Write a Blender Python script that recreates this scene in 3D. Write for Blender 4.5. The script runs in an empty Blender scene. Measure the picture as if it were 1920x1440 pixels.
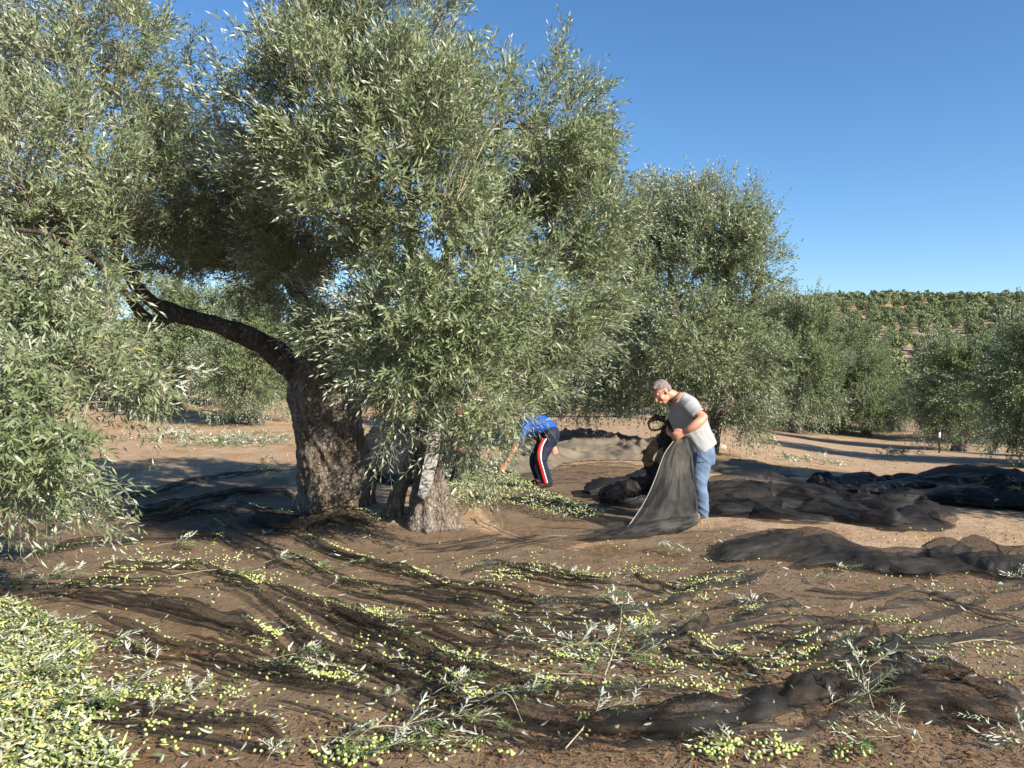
import bpy, math, random
import numpy as np
from mathutils import Vector, Matrix, Euler

random.seed(7)
rng = np.random.default_rng(11)
R = math.radians
PI = math.pi
SC = bpy.context.scene
COL = SC.collection

# ------------------------------------------------------------------ camera, sky, sun, exposure
CAM_H, FPX, PITCH = 1.65, 1450.0, math.atan(20 / 1450)
cam_d = bpy.data.cameras.new('camera')
cam_d.sensor_width = 36.0
cam_d.lens = 36.0 * FPX / 1920.0
cam_d.clip_start = 0.1
cam_d.clip_end = 3000
cam = bpy.data.objects.new('camera', cam_d)
cam.location = (0, 0, CAM_H)
cam.rotation_euler = (PI / 2 - PITCH, 0, 0)
COL.objects.link(cam)
SC.camera = cam

SUN_EL = R(29)
SUN_AZ = R(50)            # right of straight-behind the camera
to_sun = Vector((math.sin(SUN_AZ) * math.cos(SUN_EL), -math.cos(SUN_AZ) * math.cos(SUN_EL), math.sin(SUN_EL)))
sun_d = bpy.data.lights.new('sun', 'SUN')
sun_d.energy = 5.0
sun_d.angle = R(0.5)
sun_d.color = (1.0, 0.93, 0.82)
sun = bpy.data.objects.new('sun', sun_d)
sun.rotation_euler = to_sun.to_track_quat('Z', 'Y').to_euler()
sun.location = (20, -20, 30)
COL.objects.link(sun)

world = bpy.data.worlds.new('World')
SC.world = world
world.use_nodes = True
wn = world.node_tree
bg = wn.nodes['Background']
sky = wn.nodes.new('ShaderNodeTexSky')
sky.sky_type = 'NISHITA'
sky.sun_disc = False
sky.sun_elevation = SUN_EL
sky.sun_rotation = math.atan2(to_sun.x, to_sun.y)
sky.altitude = 500
sky.air_density = 1.0
sky.dust_density = 0.1
sky.ozone_density = 4.0
bg.inputs['Strength'].default_value = 0.088
hs = wn.nodes.new('ShaderNodeHueSaturation')
hs.inputs['Saturation'].default_value = 1.13
wn.links.new(sky.outputs[0], hs.inputs['Color'])
wn.links.new(hs.outputs[0], bg.inputs['Color'])

SC.view_settings.view_transform = 'Standard'
SC.view_settings.look = 'None'
SC.view_settings.exposure = 1.08
SC.view_settings.gamma = 1.0
SC.view_settings.use_curve_mapping = False
SC.cycles.max_bounces = 6
SC.cycles.diffuse_bounces = 3
SC.cycles.glossy_bounces = 2
SC.cycles.transmission_bounces = 2
SC.cycles.transparent_max_bounces = 24
SC.cycles.use_denoising = True

# ------------------------------------------------------------------ helpers: noise
def _hash(ix, iy, iz, seed):
    h = (ix.astype(np.int64) * 374761393 + iy.astype(np.int64) * 668265263 + iz.astype(np.int64) * 2147483647 + seed * 974711) & 0xFFFFFFFF
    h = ((h ^ (h >> 13)) * 1274126177) & 0xFFFFFFFF
    h = (h ^ (h >> 16)) & 0xFFFFFFFF
    h = (h * 2246822519) & 0xFFFFFFFF
    h ^= h >> 15
    return (h & 0xFFFFFF) / float(0xFFFFFF)

def vnoise(x, y, z=0.0, seed=0):
    x, y, z = np.broadcast_arrays(np.asarray(x, float), np.asarray(y, float), np.asarray(z, float))
    xi, yi, zi = np.floor(x), np.floor(y), np.floor(z)
    u, v, w = x - xi, y - yi, z - zi
    u, v, w = u * u * (3 - 2 * u), v * v * (3 - 2 * v), w * w * (3 - 2 * w)
    r = 0
    for a in (0, 1):
        for b in (0, 1):
            for c in (0, 1):
                r = r + _hash(xi + a, yi + b, zi + c, seed) * (u if a else 1 - u) * (v if b else 1 - v) * (w if c else 1 - w)
    return r

def fbm(x, y, z=0.0, o=4, seed=0, g=0.5):
    s, a, t = 0, 1.0, 0
    f = 1.0
    for i in range(o):
        s = s + a * vnoise(np.asarray(x) * f, np.asarray(y) * f, np.asarray(z) * f, seed + i * 17)
        t += a
        a *= g
        f *= 2.03
    return s / t

def ridged(x, y, z=0.0, o=3, seed=0):
    s, a, t = 0, 1.0, 0
    f = 1.0
    for i in range(o):
        n = vnoise(np.asarray(x) * f, np.asarray(y) * f, np.asarray(z) * f, seed + i * 31)
        s = s + a * (1 - np.abs(2 * n - 1)) ** 2
        t += a
        a *= 0.5
        f *= 2.1
    return s / t

def sm(a, b, x):
    t = np.clip((np.asarray(x, float) - a) / (b - a), 0, 1)
    return t * t * (3 - 2 * t)

# ------------------------------------------------------------------ terrain height and picture geometry
def hgt(x, y):
    x = np.asarray(x, float)
    y = np.asarray(y, float)
    r = np.sqrt(x * x + y * y) + 1e-6
    az = x / np.maximum(np.abs(y), 0.5)
    front = sm(-2, 4, y)
    L = 1 - sm(-0.25, 0.05, az)
    Rr = sm(0.12, 0.5, az)
    z = front * L * (2.3 * sm(12, 62, y) + 3.0 * sm(60, 160, r))
    z = z - front * Rr * 0.047 * np.clip(r - 9, 0, 40)
    z = z - front * (1 - L) * 2.2 * sm(24, 70, r)
    t = (r - 150) / 30.0
    soft = 30.0 * np.where(t > 20, t, np.log1p(np.exp(np.minimum(t, 20))))
    hill = 0.142 * np.minimum(soft, 285 + 20 * np.tanh((soft - 285) / 60.0) * (soft > 285))
    hm = 0.12 + 0.88 * sm(-0.15, 0.38, az)
    z = z + hill * hm * front + (fbm(x / 60, y / 60, 0, 3, 5) - 0.5) * 12 * sm(90, 200, r)
    z = z + 0.15 * np.exp(-((x + 1.5) ** 2 / 1.6 + (y - 8.75) ** 2 / 0.5))
    z = z + 0.05 * (fbm(x * 0.55, y * 0.55, 0, 3, 3) - 0.5) * sm(2, 6, r)
    return z

def ray(px, py):
    cx, cz = (px - 960) / FPX, -(py - 720) / FPX
    c, s = math.cos(PITCH), math.sin(PITCH)
    return np.array((cx, c + cz * s, -s + cz * c))

def W(px, py, d):
    """the point on the sight line of this picture point at depth d (metres along y)"""
    v = ray(px, py)
    v = v * (d / v[1])
    return np.array((v[0], v[1], v[2] + CAM_H))

def G(px, py):
    """the ground point under this picture point"""
    v = ray(px, py)
    t = 0.5
    last = 0.5
    while t < 600:
        p = v * t
        if CAM_H + p[2] < float(hgt(p[0], p[1])):
            a, b = last, t
            for _ in range(18):
                m = (a + b) / 2
                p = v * m
                if CAM_H + p[2] < float(hgt(p[0], p[1])):
                    b = m
                else:
                    a = m
            return np.array((v[0] * b, v[1] * b, CAM_H + v[2] * b))
        last = t
        t *= 1.04
    return v * 600

def GF(px, py):
    """quick version on a flat ground, for many points"""
    px, py = np.asarray(px, float), np.asarray(py, float)
    cx, cz = (px - 960) / FPX, -(py - 720) / FPX
    c, s = math.cos(PITCH), math.sin(PITCH)
    vy, vz = c + cz * s, -s + cz * c
    t = -CAM_H / np.minimum(vz, -1e-3)
    return np.stack([cx * t, vy * t], -1)

def project(p):
    p = np.asarray(p, float)
    x, y, z = p[..., 0], p[..., 1], p[..., 2] - CAM_H
    c, s = math.cos(PITCH), math.sin(PITCH)
    f = y * c - z * s
    u = z * c + y * s
    return 960 + FPX * x / f, 720 - FPX * u / f, f

# ------------------------------------------------------------------ helpers: meshes and objects
def mesh_np(name, verts, faces, smooth=True, rnd=None):
    """faces: one array (M,k) or a list of such arrays"""
    if not isinstance(faces, list):
        faces = [faces]
    faces = [np.asarray(f, np.int32) for f in faces if len(f)]
    me = bpy.data.meshes.new(name)
    verts = np.asarray(verts, np.float32)
    me.vertices.add(len(verts))
    me.vertices.foreach_set('co', verts.ravel())
    nl = sum(f.size for f in faces)
    npol = sum(len(f) for f in faces)
    me.loops.add(nl)
    me.loops.foreach_set('vertex_index', np.concatenate([f.ravel() for f in faces]))
    me.polygons.add(npol)
    tot = np.concatenate([np.full(len(f), f.shape[1], np.int32) for f in faces])
    st = np.concatenate([[0], np.cumsum(tot)[:-1]]).astype(np.int32)
    me.polygons.foreach_set('loop_start', st)
    me.polygons.foreach_set('loop_total', tot)
    me.polygons.foreach_set('use_smooth', np.full(npol, smooth))
    if rnd is not None:
        a = me.attributes.new('rnd', 'FLOAT', 'POINT')
        a.data.foreach_set('value', np.asarray(rnd, np.float32))
    me.update(calc_edges=True)
    return me

def link(name, me, mat, parent=None, loc=None):
    o = bpy.data.objects.new(name, me)
    if mat is not None and me is not None and not len(me.materials):
        me.materials.append(mat)
    COL.objects.link(o)
    if parent is not None:
        o.parent = parent
        o.matrix_parent_inverse = Matrix.Translation(-Vector(parent.location))
    if loc is not None:
        o.location = loc
    return o

def tag(o, label=None, cat=None, group=None, kind=None):
    if label: o['label'] = label
    if cat: o['category'] = cat
    if group: o['group'] = group
    if kind: o['kind'] = kind
    return o

def thing(name, loc, label, cat, group=None):
    o = bpy.data.objects.new(name, None)
    o.location = loc
    o.empty_display_size = 0.2
    COL.objects.link(o)
    return tag(o, label, cat, group)

class Buf:
    def __init__(self):
        self.v, self.f, self.r, self.n = [], {}, [], 0
    def add(self, v, f, r=None):
        v = np.asarray(v, np.float32).reshape(-1, 3)
        fs = f if isinstance(f, list) else [f]
        for a in fs:
            a = np.asarray(a, np.int64)
            if len(a):
                self.f.setdefault(a.shape[1], []).append(a + self.n)
        self.v.append(v)
        self.r.append(np.zeros(len(v)) if r is None else np.asarray(r))
        self.n += len(v)
    def mesh(self, name, smooth=True):
        return mesh_np(name, np.concatenate(self.v), [np.concatenate(a) for a in self.f.values()], smooth, np.concatenate(self.r))

def norm(a):
    return a / np.maximum(np.linalg.norm(a, axis=-1, keepdims=True), 1e-9)

def perp(d):
    ref = np.where(np.abs(d[..., 2:3]) > 0.9, np.array([1.0, 0, 0]), np.array([0, 0, 1.0]))
    return norm(np.cross(d, ref))

def tube(path, rad, k=8, cap=True, wob=0.0, seed=0, squash=1.0):
    """rings along a path"""
    P = np.asarray(path, float)
    n = len(P)
    rad = np.broadcast_to(np.asarray(rad, float), (n,))
    T = norm(np.gradient(P, axis=0))
    a = perp(T[:1])[0]
    V = []
    ang = np.arange(k) * 2 * PI / k
    for i in range(n):
        a = a - T[i] * np.dot(a, T[i])
        a = a / max(np.linalg.norm(a), 1e-9)
        b = np.cross(T[i], a)
        rr = rad[i] * (1 + wob * (vnoise(np.cos(ang) * 1.3 + i * 0.21, np.sin(ang) * 1.3, i * 0.35, seed) - 0.5) * 2)
        V.append(P[i] + (np.cos(ang) * rr)[:, None] * a + (np.sin(ang) * rr * squash)[:, None] * b)
    V = np.concatenate(V)
    i, j = np.meshgrid(np.arange(n - 1), np.arange(k), indexing='ij')
    i, j = i.ravel(), j.ravel()
    F = np.stack([i * k + j, i * k + (j + 1) % k, (i + 1) * k + (j + 1) % k, (i + 1) * k + j], -1)
    out = [F]
    if cap:
        V = np.concatenate([V, P[:1], P[-1:]])
        c0, c1 = n * k, n * k + 1
        j = np.arange(k)
        out.append(np.concatenate([np.stack([np.full(k, c0), (j + 1) % k, j], -1),
                                   np.stack([np.full(k, c1), (n - 1) * k + j, (n - 1) * k + (j + 1) % k], -1)]))
    return V, out

def spline(pts, n):
    """Catmull-Rom through pts (rows may hold extra columns such as the radius)"""
    P = np.asarray(pts, float)
    P = np.concatenate([P[:1] * 2 - P[1:2], P, P[-1:] * 2 - P[-2:-1]])
    m = len(P) - 3
    t = np.linspace(0, m - 1e-6, n)
    i = t.astype(int)
    u = (t - i)[:, None]
    p0, p1, p2, p3 = P[i], P[i + 1], P[i + 2], P[i + 3]
    return 0.5 * (2 * p1 + (p2 - p0) * u + (2 * p0 - 5 * p1 + 4 * p2 - p3) * u ** 2 + (3 * p1 - p0 - 3 * p2 + p3) * u ** 3)

# ------------------------------------------------------------------ materials
def new_mat(name):
    m = bpy.data.materials.new(name)
    m.use_nodes = True
    nt = m.node_tree
    return m, nt, nt.nodes['Principled BSDF'], nt.nodes['Material Output']

def nd(nt, t, **kw):
    n = nt.nodes.new(t)
    for k, v in kw.items():
        if k in n.inputs:
            n.inputs[k].default_value = v
        else:
            setattr(n, k, v)
    return n

def ramp(nt, src, stops, interp='LINEAR'):
    r = nt.nodes.new('ShaderNodeValToRGB')
    r.color_ramp.interpolation = interp
    e = r.color_ramp.elements
    while len(e) < len(stops):
        e.new(0.5)
    for i, (p, c) in enumerate(stops):
        e[i].position = p
        e[i].color = (c[0], c[1], c[2], 1) if not isinstance(c, (int, float)) else (c, c, c, 1)
    nt.links.new(src, r.inputs[0])
    return r

def noise_tex(nt, scale, detail=4, rough=0.55, vec=None, dist=0.0):
    n = nd(nt, 'ShaderNodeTexNoise', Scale=scale, Detail=detail, Roughness=rough, Distortion=dist)
    if vec is not None:
        nt.links.new(vec, n.inputs['Vector'])
    return n

def mixc(nt, fac, a, b, mode='MIX'):
    m = nt.nodes.new('ShaderNodeMix')
    m.data_type = 'RGBA'
    m.blend_type = mode
    for sock, v in ((m.inputs[0], fac), (m.inputs[6], a), (m.inputs[7], b)):
        if isinstance(v, bpy.types.NodeSocket):
            nt.links.new(v, sock)
        elif isinstance(v, (int, float)):
            sock.default_value = v
        else:
            sock.default_value = (v[0], v[1], v[2], 1)
    return m.outputs[2]

def geo_pos(nt):
    g = nt.nodes.new('ShaderNodeNewGeometry')
    return g.outputs['Position']

def bump(nt, b, h, strength=0.5, dist=0.02, chain=None):
    n = nd(nt, 'ShaderNodeBump', Strength=strength, Distance=dist)
    nt.links.new(h, n.inputs['Height'])
    if chain is not None:
        nt.links.new(chain, n.inputs['Normal'])
    nt.links.new(n.outputs[0], b.inputs['Normal'])
    return n.outputs[0]

def soil_mat():
    m, nt, b, out = new_mat('soil')
    p = geo_pos(nt)
    n1 = noise_tex(nt, 0.35, 5, 0.6, p)
    n2 = noise_tex(nt, 3.0, 6, 0.65, p)
    n3 = noise_tex(nt, 38.0, 4, 0.7, p)
    c1 = ramp(nt, n1.outputs[0], [(0.3, (0.36, 0.245, 0.148)), (0.7, (0.46, 0.325, 0.205))])
    c2 = ramp(nt, n2.outputs[0], [(0.35, (0.29, 0.19, 0.11)), (0.65, (0.50, 0.355, 0.23))])
    c = mixc(nt, 0.45, c1.outputs[0], c2.outputs[0])
    # dry leaf litter, in patches
    v = nd(nt, 'ShaderNodeTexVoronoi', Scale=26.0)
    nt.links.new(p, v.inputs['Vector'])
    lit = ramp(nt, v.outputs['Color'], [(0.2, (0.17, 0.085, 0.035)), (0.55, (0.33, 0.17, 0.07)), (0.85, (0.46, 0.29, 0.14))])
    n4 = noise_tex(nt, 0.8, 4, 0.6, p)
    mask = ramp(nt, n4.outputs[0], [(0.50, 0.0), (0.64, 0.6)])
    c = mixc(nt, mask.outputs[0], c, lit.outputs[0])
    g3 = ramp(nt, n3.outputs[0], [(0.3, 0.72), (0.7, 1.1)])
    c = mixc(nt, 1.0, c, g3.outputs[0], 'MULTIPLY')
    nt.links.new(c, b.inputs['Base Color'])
    b.inputs['Roughness'].default_value = 0.95
    b.inputs['Specular IOR Level'].default_value = 0.15
    a = bump(nt, b, n2.outputs[0], 0.8, 0.06)
    bump(nt, b, n3.outputs[0], 0.8, 0.014, a)
    return m

def bark_mat(name='bark', light=1.0):
    m, nt, b, out = new_mat(name)
    tc = nt.nodes.new('ShaderNodeTexCoord')
    mp = nd(nt, 'ShaderNodeMapping')
    mp.inputs['Scale'].default_value = (1, 1, 0.6)
    nt.links.new(tc.outputs['Object'], mp.inputs[0])
    n1 = noise_tex(nt, 17, 8, 0.78, mp.outputs[0], 0.8)
    n2 = noise_tex(nt, 3.5, 4, 0.6, tc.outputs['Object'])
    v = nd(nt, 'ShaderNodeTexVoronoi', Scale=26.0)
    v.feature = 'DISTANCE_TO_EDGE'
    nt.links.new(mp.outputs[0], v.inputs['Vector'])
    c = ramp(nt, n1.outputs[0], [(0.3, (0.06 * light, 0.043 * light, 0.03 * light)), (0.5, (0.235 * light, 0.198 * light, 0.16 * light)), (0.68, (0.44 * light, 0.395 * light, 0.345 * light))])
    c2 = ramp(nt, n2.outputs[0], [(0.35, (0.66, 0.58, 0.5)), (0.65, (1, 1, 1.02))])
    cc = mixc(nt, 1.0, c.outputs[0], c2.outputs[0], 'MULTIPLY')
    nt.links.new(cc, b.inputs['Base Color'])
    b.inputs['Roughness'].default_value = 0.9
    b.inputs['Specular IOR Level'].default_value = 0.2
    e = ramp(nt, v.outputs['Distance'], [(0.0, 0.0), (0.25, 1.0)])
    a = bump(nt, b, e.outputs[0], 0.9, 0.022)
    bump(nt, b, n1.outputs[0], 1.0, 0.02, a)
    return m

def leaf_mat(name, top=(0.085, 0.125, 0.042), under=(0.30, 0.33, 0.235), rand='attr', yellow=0.03, transl=0.22):
    m, nt, b, out = new_mat(name)
    g = nt.nodes.new('ShaderNodeNewGeometry')
    if rand == 'attr':
        at = nt.nodes.new('ShaderNodeAttribute')
        at.attribute_name = 'rnd'
        rv = at.outputs['Fac']
    else:
        rv = nt.nodes.new('ShaderNodeObjectInfo').outputs['Random']
    t = ramp(nt, rv, [(0.0, tuple(x * 0.62 for x in top)), (0.45, top), (0.93, (top[0] * 1.55, top[1] * 1.45, top[2] * 1.25)),
                      (1.0 - yellow, (top[0] * 1.6, top[1] * 1.5, top[2] * 1.3)), (1.0, (0.5, 0.42, 0.08))])
    u = ramp(nt, rv, [(0.0, tuple(x * 0.75 for x in under)), (0.6, under), (1.0 - yellow, tuple(min(x * 1.35, 0.8) for x in under)), (1.0, (0.5, 0.42, 0.1))])
    c = mixc(nt, g.outputs['Backfacing'], t.outputs[0], u.outputs[0])
    nt.links.new(c, b.inputs['Base Color'])
    b.inputs['Roughness'].default_value = 0.44
    b.inputs['Specular IOR Level'].default_value = 0.42
    tr = nt.nodes.new('ShaderNodeBsdfTranslucent')
    tc = mixc(nt, 0.5, t.outputs[0], (0.22, 0.33, 0.05))
    nt.links.new(tc, tr.inputs['Color'])
    mx = nt.nodes.new('ShaderNodeMixShader')
    mx.inputs[0].default_value = transl
    nt.links.new(b.outputs[0], mx.inputs[1])
    nt.links.new(tr.outputs[0], mx.inputs[2])
    nt.links.new(mx.outputs[0], out.inputs['Surface'])
    return m

def net_mat(name, opacity=0.6, col=(0.030, 0.028, 0.025), dust=0.35, dustcol=(0.13, 0.105, 0.075)):
    """shade netting: black threads with gaps, dusty in places"""
    m, nt, b, out = new_mat(name)
    p = geo_pos(nt)
    n1 = noise_tex(nt, 2.2, 5, 0.65, p)
    n2 = noise_tex(nt, 160, 3, 0.6, p)
    d = ramp(nt, n1.outputs[0], [(0.42, 0.0), (0.75, dust)])
    c = mixc(nt, d.outputs[0], col, dustcol)
    nt.links.new(c, b.inputs['Base Color'])
    b.inputs['Roughness'].default_value = 0.6
    b.inputs['Specular IOR Level'].default_value = 0.2
    tr = nt.nodes.new('ShaderNodeBsdfTransparent')
    f = ramp(nt, n2.outputs[0], [(0.3, max(0.0, opacity - 0.16)), (0.7, min(1.0, opacity + 0.16))])
    mx = nt.nodes.new('ShaderNodeMixShader')
    nt.links.new(f.outputs[0], mx.inputs[0])
    nt.links.new(tr.outputs[0], mx.inputs[1])
    nt.links.new(b.outputs[0], mx.inputs[2])
    nt.links.new(mx.outputs[0], out.inputs['Surface'])
    return m

def plain(name, c, rough=0.7, spec=0.3, var=0.12, scale=20, bmp=0.0, bscale=60, bdist=0.004):
    m, nt, b, out = new_mat(name)
    tc = nt.nodes.new('ShaderNodeTexCoord')
    n = noise_tex(nt, scale, 4, 0.6, tc.outputs['Object'])
    r = ramp(nt, n.outputs[0], [(0.3, tuple(x * (1 - var) for x in c)), (0.7, tuple(min(x * (1 + var), 1) for x in c))])
    nt.links.new(r.outputs[0], b.inputs['Base Color'])
    b.inputs['Roughness'].default_value = rough
    b.inputs['Specular IOR Level'].default_value = spec
    if bmp:
        n2 = noise_tex(nt, bscale, 3, 0.6, tc.outputs['Object'])
        bump(nt, b, n2.outputs[0], bmp, bdist)
    return m

def olive_mat(name, rand):
    m, nt, b, out = new_mat(name)
    if rand == 'attr':
        at = nt.nodes.new('ShaderNodeAttribute')
        at.attribute_name = 'rnd'
        rv = at.outputs['Fac']
    else:
        rv = nt.nodes.new('ShaderNodeObjectInfo').outputs['Random']
    r = ramp(nt, rv, [(0.0, (0.22, 0.30, 0.06)), (0.45, (0.38, 0.44, 0.13)), (0.85, (0.46, 0.49, 0.20)), (0.92, (0.50, 0.38, 0.18)), (0.97, (0.34, 0.14, 0.10)), (1.0, (0.16, 0.04, 0.06))])
    p = geo_pos(nt)
    n = noise_tex(nt, 90, 2, 0.5, p)
    c = mixc(nt, 0.25, r.outputs[0], ramp(nt, n.outputs[0], [(0.35, (0.3, 0.4, 0.08)), (0.65, (0.6, 0.62, 0.28))]).outputs[0])
    nt.links.new(c, b.inputs['Base Color'])
    b.inputs['Roughness'].default_value = 0.42
    b.inputs['Specular IOR Level'].default_value = 0.45
    b.inputs['Subsurface Weight'].default_value = 0.0
    return m

M = {}
M['soil'] = soil_mat()
M['bark'] = bark_mat('bark', 1.1)
M['bark_young'] = bark_mat('bark_young', 0.85)
M['cut_wood'] = plain('cut_wood', (0.33, 0.30, 0.27), 0.85, 0.2, 0.18, 14, 0.5, 40)
M['leaf'] = leaf_mat('olive_leaf', (0.155, 0.19, 0.095), (0.40, 0.425, 0.325), yellow=0.015, transl=0.15)
M['leaf_grove'] = leaf_mat('olive_leaf_grove', (0.12, 0.155, 0.068), (0.36, 0.39, 0.28), yellow=0.01, transl=0.13)
M['leaf_grove'].node_tree.nodes['Principled BSDF'].inputs['Roughness'].default_value = 0.6
M['leaf_grove'].node_tree.nodes['Principled BSDF'].inputs['Specular IOR Level'].default_value = 0.3
M['limb_bark_shaded'] = bark_mat('limb_bark_shaded', 0.6)  # darker copy of the bark: shade under the crown put into the colour, lichen too
M['leaf_far'] = leaf_mat('olive_leaf_far', (0.14, 0.17, 0.08), (0.26, 0.29, 0.19), yellow=0.0, transl=0.12)
M['leaf_far'].node_tree.nodes['Principled BSDF'].inputs['Roughness'].default_value = 0.75
M['leaf_far'].node_tree.nodes['Principled BSDF'].inputs['Specular IOR Level'].default_value = 0.2
M['leaf_cut'] = leaf_mat('olive_leaf_cut', (0.12, 0.165, 0.06), (0.52, 0.53, 0.43), yellow=0.05)
M['leaf_one'] = leaf_mat('olive_leaf_single', (0.10, 0.145, 0.05), (0.46, 0.47, 0.38), rand='object', yellow=0.05)
M['leaf_heap'] = leaf_mat('olive_leaf_heap', (0.15, 0.19, 0.075), (0.46, 0.46, 0.33), yellow=0.10)
M['twig'] = plain('twig', (0.33, 0.28, 0.2), 0.8, 0.2, 0.25, 30)
M['net_flap'] = net_mat('net_flap', 0.53, col=(0.011, 0.0105, 0.010), dust=0.25, dustcol=(0.07, 0.06, 0.05))
M['net'] = net_mat('net', 0.33, col=(0.018, 0.015, 0.013), dust=0.6, dustcol=(0.15, 0.105, 0.068))
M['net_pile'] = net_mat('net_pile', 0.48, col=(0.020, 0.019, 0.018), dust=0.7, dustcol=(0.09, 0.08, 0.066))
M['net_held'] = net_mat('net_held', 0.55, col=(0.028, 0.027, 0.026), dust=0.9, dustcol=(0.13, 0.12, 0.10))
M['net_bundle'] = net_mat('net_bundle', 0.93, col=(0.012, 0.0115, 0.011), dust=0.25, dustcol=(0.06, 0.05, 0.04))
M['net_armful'] = net_mat('net_armful', 0.72, col=(0.014, 0.0135, 0.013), dust=0.4, dustcol=(0.06, 0.05, 0.04))
M['net_dusty'] = net_mat('net_dusty', 0.85, col=(0.14, 0.115, 0.085), dust=0.8, dustcol=(0.26, 0.21, 0.15))
M['cord'] = plain('cord', (0.33, 0.31, 0.27), 0.8)
M['olive'] = olive_mat('olive_skin', 'attr')
M['olive_one'] = olive_mat('olive_skin_single', 'object')
M['straw'] = plain('straw', (0.36, 0.2, 0.09), 0.85, 0.2, 0.5, 8)
M['skin'] = plain('skin', (0.50, 0.23, 0.145), 0.5, 0.4, 0.14, 25, 0.2, 120, 0.002)
M['hair'] = plain('hair', (0.19, 0.155, 0.135), 0.7, 0.3, 0.45, 60, 0.8, 150, 0.006)
M['hair_dark'] = plain('hair_dark', (0.05, 0.035, 0.025), 0.6, 0.3, 0.3, 60, 0.6, 150, 0.006)
M['shirt_grey'] = plain('shirt_grey', (0.31, 0.305, 0.30), 0.9, 0.1, 0.06, 60, 0.4, 300, 0.001)
M['shirt_blue'] = plain('shirt_blue', (0.012, 0.085, 0.42), 0.85, 0.15, 0.1, 30)
M['jeans'] = plain('jeans', (0.115, 0.165, 0.245), 0.9, 0.15, 0.3, 9, 0.4, 240, 0.002)
M['navy'] = plain('navy', (0.012, 0.016, 0.035), 0.7, 0.3, 0.2, 20)
M['red'] = plain('red', (0.6, 0.02, 0.02), 0.7)
M['white'] = plain('white', (0.75, 0.75, 0.78), 0.7)
M['shoe'] = plain('shoe', (0.24, 0.2, 0.16), 0.8, 0.2, 0.3, 20)
M['shoe_dark'] = plain('shoe_dark', (0.05, 0.015, 0.015), 0.7)
M['black'] = plain('black', (0.015, 0.015, 0.015), 0.5)
M['steel'] = plain('steel', (0.45, 0.43, 0.4), 0.35, 0.5)
M['pvc'] = plain('pvc', (0.03, 0.03, 0.03), 0.5)
M['stone'] = plain('stone', (0.33, 0.28, 0.22), 0.95, 0.15, 0.2, 10, 0.6, 30, 0.01)
#PART2

# ------------------------------------------------------------------ the ground
def hg(x, y):
    x = np.asarray(x, float); y = np.asarray(y, float)
    r = np.sqrt(x * x + y * y)
    k = 1 - sm(14, 40, r)
    return hgt(x, y) + k * (0.030 * (fbm(x * 2.2, y * 2.2, 0, 3, 41) - 0.5) + 0.018 * (fbm(x * 9, y * 9, 0, 2, 43) - 0.5))

def make_ground():
    a_front = np.linspace(R(-52), R(52), 290)
    a_back = np.linspace(R(52), R(308), 50)[1:-1]
    ang = np.concatenate([a_front, a_back])
    rr = np.concatenate([[0.01, 0.4, 0.9, 1.4, 1.8], 2.0 * np.exp(np.linspace(0, math.log(450), 255))])
    A, RR = np.meshgrid(ang, rr, indexing='ij')
    x, y = RR * np.sin(A), RR * np.cos(A)
    z = hg(x, y)
    na, nr = len(ang), len(rr)
    V = np.stack([x, y, z], -1).reshape(-1, 3)
    i, j = np.meshgrid(np.arange(na), np.arange(nr - 1), indexing='ij')
    i, j = i.ravel(), j.ravel()
    i2 = (i + 1) % na
    F = np.stack([i * nr + j, i * nr + j + 1, i2 * nr + j + 1, i2 * nr + j], -1)
    o = link('ground', mesh_np('ground', V, F[:, ::-1]), M['soil'])
    tag(o, 'dry tan earth of the olive grove rising to the hillside', kind='structure')
make_ground()

# ------------------------------------------------------------------ leaves, sprigs, branches
def add_leaves(buf, P, D, N, L, Wd, rnd, detail=False, curl=0.0):
    n = len(P)
    L = np.broadcast_to(L, (n,))[:, None]
    Wd = np.broadcast_to(Wd, (n,))[:, None]
    B = np.cross(N, D)
    if not detail:
        v = np.stack([P, P + D * L * 0.45 - B * Wd * 0.5 + N * Wd * 0.12, P + D * L - N * L * curl, P + D * L * 0.45 + B * Wd * 0.5 + N * Wd * 0.12], 1)
        k = np.arange(n)[:, None] * 4
        f = k + np.array([[0, 1, 2, 3]])
        buf.add(v.reshape(-1, 3), f, np.repeat(rnd, 4))
    else:
        c1 = N * L * curl * 0.25
        c2 = N * L * curl * 0.8
        up = N * Wd * 0.16
        v = np.stack([P, P + D * L * 0.28 - B * Wd * 0.46 + up - c1, P + D * L * 0.66 - B * Wd * 0.42 + up - c2, P + D * L - N * L * curl * 1.5,
                      P + D * L * 0.66 + B * Wd * 0.42 + up - c2, P + D * L * 0.28 + B * Wd * 0.46 + up - c1], 1)
        k = np.arange(n)[:, None] * 6
        buf.add(v.reshape(-1, 3), [np.concatenate([k + np.array([[0, 1, 2, 3]]), k + np.array([[0, 3, 4, 5]])])], np.repeat(rnd, 6))

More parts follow.
